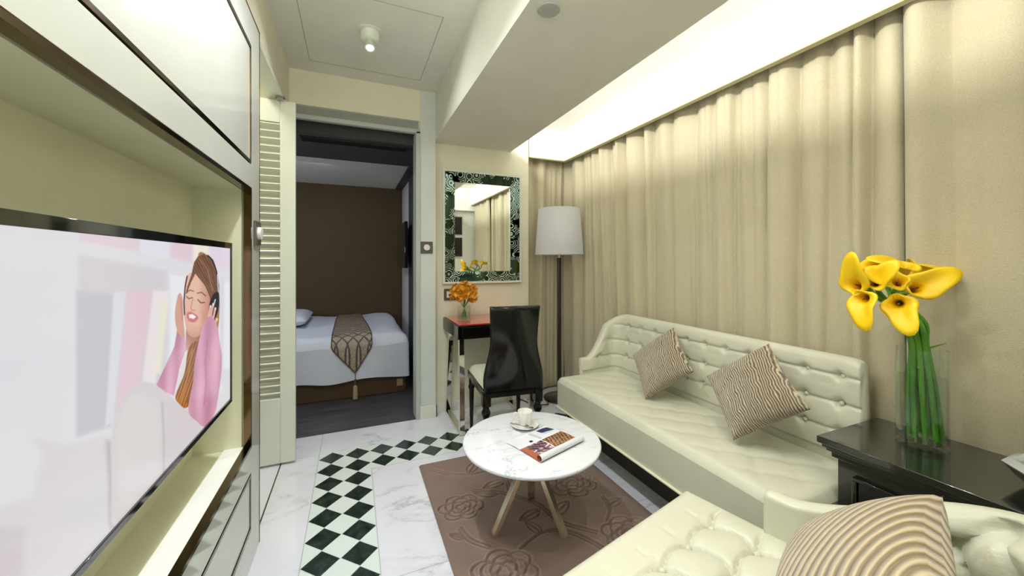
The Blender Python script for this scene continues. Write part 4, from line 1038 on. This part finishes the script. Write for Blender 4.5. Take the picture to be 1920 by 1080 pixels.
# cup, saucer, spoon
sc_ = onz(984, 797, cz+.008); sx_, sy_ = sc_.x, sc_.y
t = thing('saucer', 'white porcelain saucer on the marble coffee table', 'saucer', (sx_, sy_, cz))
MB().lathe((sx_, sy_, cz), [(.001, .001), (.034, .001), (.036, .0035), (.058, .011), (.064, .0145), (.0645, .016), (.060, .0150), (.036, .007), (.001, .006)], 48).build('saucer_body', 'porcelain', t, smooth=True, angle=180)
t = thing('coffee_cup', 'white porcelain coffee cup standing on its saucer', 'cup', (sx_, sy_, cz+.0065))
q0 = Vector((sx_+.004, sy_+.006, cz+.0068))
MB().lathe(q0, [(.001, 0), (.021, 0), (.023, .004), (.029, .03), (.0345, .064), (.0345, .066), (.0325, .066), (.027, .032), (.020, .007), (.001, .006)], 40).build('cup_body', 'porcelain', t, smooth=True, angle=60)
hv = Vector((*CR, 0))*-1
MB().tube([q0+hv*.031+Vector((0, 0, .055)), q0+hv*.047+Vector((0, 0, .057)), q0+hv*.053+Vector((0, 0, .042)), q0+hv*.046+Vector((0, 0, .025)), q0+hv*.027+Vector((0, 0, .018))], .0032, 8).build('handle', 'porcelain', t, smooth=True, angle=180)
t = thing('teaspoon', 'small steel teaspoon lying across the saucer beside the cup', 'spoon', (sx_, sy_, cz+.018))
f_ = Vector((*CF, 0)); r_ = Vector((*CR, 0)); s0 = Vector((sx_, sy_, cz+.0165))
a = s0-r_*.066-f_*.006+Vector((0, 0, .004)); b = s0+r_*.012-f_*.040-Vector((0, 0, .001))
MB().tube([a, a*.5+b*.5, b], [.0026, .0016, .0018], 8).build('handle', 'steel', t, smooth=True)
M = Matrix.Rotation(math.atan2(b.y-a.y, b.x-a.x), 4, 'Z') @ Matrix.Diagonal((1.35, 1, 1, 1))
MB().lathe(b+r_*.014-f_*.004, [(.001, -.0015), (.006, -.0012), (.0095, .001), (.0085, .001), (.001, -.0004)], 20, M).build('bowl', 'steel', t, smooth=True)
# sugar sachet
tag(MB().box(-.012, .012, -.008, .008, 0, .003).build('sachet', 'steel', bevel=.001), 'tiny grey sachet on the saucer in front of the cup', 'sachet').matrix_world = Matrix.Translation(s0+r_*.006-f_*.034+Vector((0, 0, .0005))) @ Matrix.Rotation(.4, 4, 'Z')

# magazine
zt_ = cz+.0008
A0 = onz(974, 844, zt_); A1 = onz(1051, 809, zt_)            # spine line
B0 = onz(947, 830, zt_); B1 = onz(1022, 799, zt_)            # outer edge of the plain page
C0 = onz(1010, 866, zt_); C1 = onz(1090, 826, zt_)           # start of the roll
t = thing('magazine', 'open magazine with food photographs and one rolled page on the coffee table', 'magazine', A0*.5+A1*.5)
def sheet(fn, nu, nv, colf, name, m='printed_page'):
    vs = np.array([list(fn(i/(nu-1), j/(nv-1))) for j in range(nv) for i in range(nu)]); cs = np.array([colf(i/(nu-1), j/(nv-1)) for j in range(nv) for i in range(nu)])
    idx = np.arange(nu*nv).reshape(nv, nu); fs = np.stack([idx[:-1, :-1], idx[:-1, 1:], idx[1:, 1:], idx[1:, :-1]], -1).reshape(-1, 4)
    return npmesh(name, vs-np.array(t.location), fs, m, t, cs)
W_ = lin((226, 228, 234))
def left_col(u, v):       # u spine->outer, v along spine near->far
    if .70 < v < .97 and .30 < u < .88: return lin((44, 62, 98)) if math.sin(u*9+v*6) < .55 else lin((190, 200, 214))
    if .30 < v < .36 and .12 < u < .26: return lin((30, 30, 36))
    if .50 < v < .56 and .1 < u < .9: return lin((196, 198, 206))
    return W_
sheet(lambda u, v: (A0.lerp(A1, v)).lerp(B0.lerp(B1, v), u)+Vector((0, 0, .004*math.sin(PI*min(1, u*1.2))*(1-u)+.0012)), 40, 60, left_col, 'left_page')
def pic(u, v):
    n1_ = math.sin(u*17+3*math.sin(v*11))*math.cos(v*23+2*math.sin(u*13)); n2_ = math.sin(u*41+v*37)*math.cos(v*53-u*19)
    if v > .5:
        base_ = (.5+.5*n1_); c = [86+90*base_, 52+72*base_, 40+46*base_]
        if n2_ > .65: c = [236, 200, 150]
        if n2_ < -.7: c = [52, 26, 22]
    else:
        base_ = (.5+.5*n1_); c = [70+150*base_, 56+110*base_, 66+108*base_]
        if n1_ > .55: c = [232, 218, 214]
        if n2_ < -.65: c = [34, 28, 38]
        if v < .12: c = [176, 100, 72]
    if abs(v-.5) < .012: c = [240, 236, 232]
    return lin(c)
sheet(lambda u, v: (A0.lerp(A1, v)).lerp(C0.lerp(C1, v), u)+Vector((0, 0, .0015+.004*math.sin(PI*u)*(1-u))), 90, 110, pic, 'picture_page')
side = ((C0+C1)/2-(A0+A1)/2); side.z = 0; side.normalize(); rr_ = .0125
def roll(u, v):
    a = u*2*PI*1.12; rad = rr_*(1+.05*u); c_ = C0.lerp(C1, v)+side*.004+Vector((0, 0, rr_+.001))
    return c_+side*(math.sin(a)*rad)+Vector((0, 0, -math.cos(a)*rad))
sheet(lambda u, v: roll(u, v), 40, 40, lambda u, v: W_ if u < .55 else pic(.95-(u-.55)*1.4, v), 'rolled_page')

# ================================================================= BEDROOM
t = thing('bed', 'bed with white duvet on a brown base beyond the doorway', 'bed', (-.6, 4.18, 0))
MB().box(-1.7, .44, 3.50, 4.88, 0, .30).build('bed_base', 'bed_brown', t, bevel=.006)
def duvet():
    x0, x1, y0, y1, z0, z1, rad = -1.75, .462, 3.455, 4.885, .158, .53, .10
    nx_, ny_ = 110, 80; g = MB()
    def top(u, v):
        x = x0+(x1-x0)*u; y = y0+(y1-y0)*v; e = min(x1-x, y-y0)
        dr_ = rad-math.sqrt(max(0, rad*rad-max(0, rad-e)**2)) if e < rad else 0
        return Vector((x, y, z1-dr_*.9+.006*math.sin(x*7+y*5)+.004*math.sin(x*19-y*11)))
    g.grid(top, nx_, ny_)
    rim = [top(0, 0)]+[top(i/(nx_-1), 0) for i in range(1, nx_)]+[top(1, j/(ny_-1)) for j in range(1, ny_)]
    def skirt(u, v):
        k = u*(len(rim)-1); i = min(int(k), len(rim)-2); p = rim[i].lerp(rim[i+1], k-i)
        out = Vector((1, 0, 0)) if i >= nx_ else Vector((0, -1, 0)); zb_ = z0+.012*math.sin(k*.22)
        if abs(i-nx_) < 4: zb_ -= .0
        return Vector((p.x, p.y, p.z+(zb_-p.z)*v))+out*(.008*math.sin(k*.35)*v)
    g.grid(skirt, 190, 14); return g
MB_d = duvet(); dv_ = MB_d.build('duvet', 'linen_white', t, smooth=True, angle=80)
MB().box(.36, .41, 3.488, 3.497, .06, .12).build('bed_label', 'tassel_gold', t)
def pil(u, v):
    x, y = 2*u-1, 2*v-1; return x, y, (max(0, 1-x**4)*max(0, 1-y**4))**.5
g = MB()
for sg in (1, -1): g.grid(lambda u, v: (lambda q_: Vector((-.62+q_[0]*.21, 4.40+q_[1]*.34, .598+sg*.065*q_[2])))(pil(u, v)), 24, 24)
tag(g.build('pillow', 'linen_white', smooth=True, angle=180), 'white pillow on the bed at the left edge of the doorway', 'pillow')
t = thing('bed_runner', 'patterned taupe runner lying over the white duvet and hanging to a point', 'bed runner', (0, 4.1, .53))
pth = [(4.86, .542), (4.3, .545), (3.75, .545), (3.58, .541), (3.50, .52), (3.462, .485), (3.447, .44), (3.443, .40), (3.441, .23)]
cum = [0]
for a, b in zip(pth[:-1], pth[1:]): cum.append(cum[-1]+math.dist(a, b))
def runner(u, v):
    s = v*cum[-1]; i = 0
    while i < len(cum)-2 and cum[i+1] < s: i += 1
    f = (s-cum[i])/(cum[i+1]-cum[i]); y = pth[i][0]+(pth[i+1][0]-pth[i][0])*f; z_ = pth[i][1]+(pth[i+1][1]-pth[i][1])*f
    l_, r__ = -.165, .085+(.15-.085)*min(1, s/1.35)
    tail = max(0, (s-(cum[-1]-.21))/.21); cxx = .018
    l_ = l_+(cxx-l_)*tail; r__ = r__+(cxx-r__)*tail
    return Vector((l_+(r__-l_)*u, y-.004, z_+.004+.006*math.sin((l_+(r__-l_)*u)*7+y*5)))
MB().grid(runner, 30, 90).build('runner_cloth', 'damask', t, smooth=True, angle=180, solid=.004)
g = MB()
for u_ in (0, 1): g.tube([runner(u_, k/60)-Vector((0, .002, -.002)) for k in range(61)], .004, 6)
g.build('edge_braid', 'bedroom_brown', t, smooth=True)
ts = MB().lathe((.018, 3.432, 0), [(.001, .012), (.020, .012), (.017, .11), (.012, .125), (.001, .127)], 16).build('tassel', 'tassel_gold', t, smooth=True)
part(MB().lathe((.018, 3.432, 0), [(.001, .127), (.010, .132), (.013, .145), (.008, .158), (.011, .168), (.003, .18), (.002, .225), (.001, .226)], 14), 'tassel_knot', 'bedroom_brown', t, ts, smooth=True)
t = thing('bedroom_television', 'thin black television mounted on the bedroom side wall', 'television', (.55, 4.3, 1.1))
MB().box(.485, .515, 3.95, 4.72, 1.10, 1.58).build('screen_panel', 'black_gloss', t, bevel=.004)
MB().box(.515, .56, 4.15, 4.22, 1.25, 1.42).build('wall_bracket', 'black_matt', t)
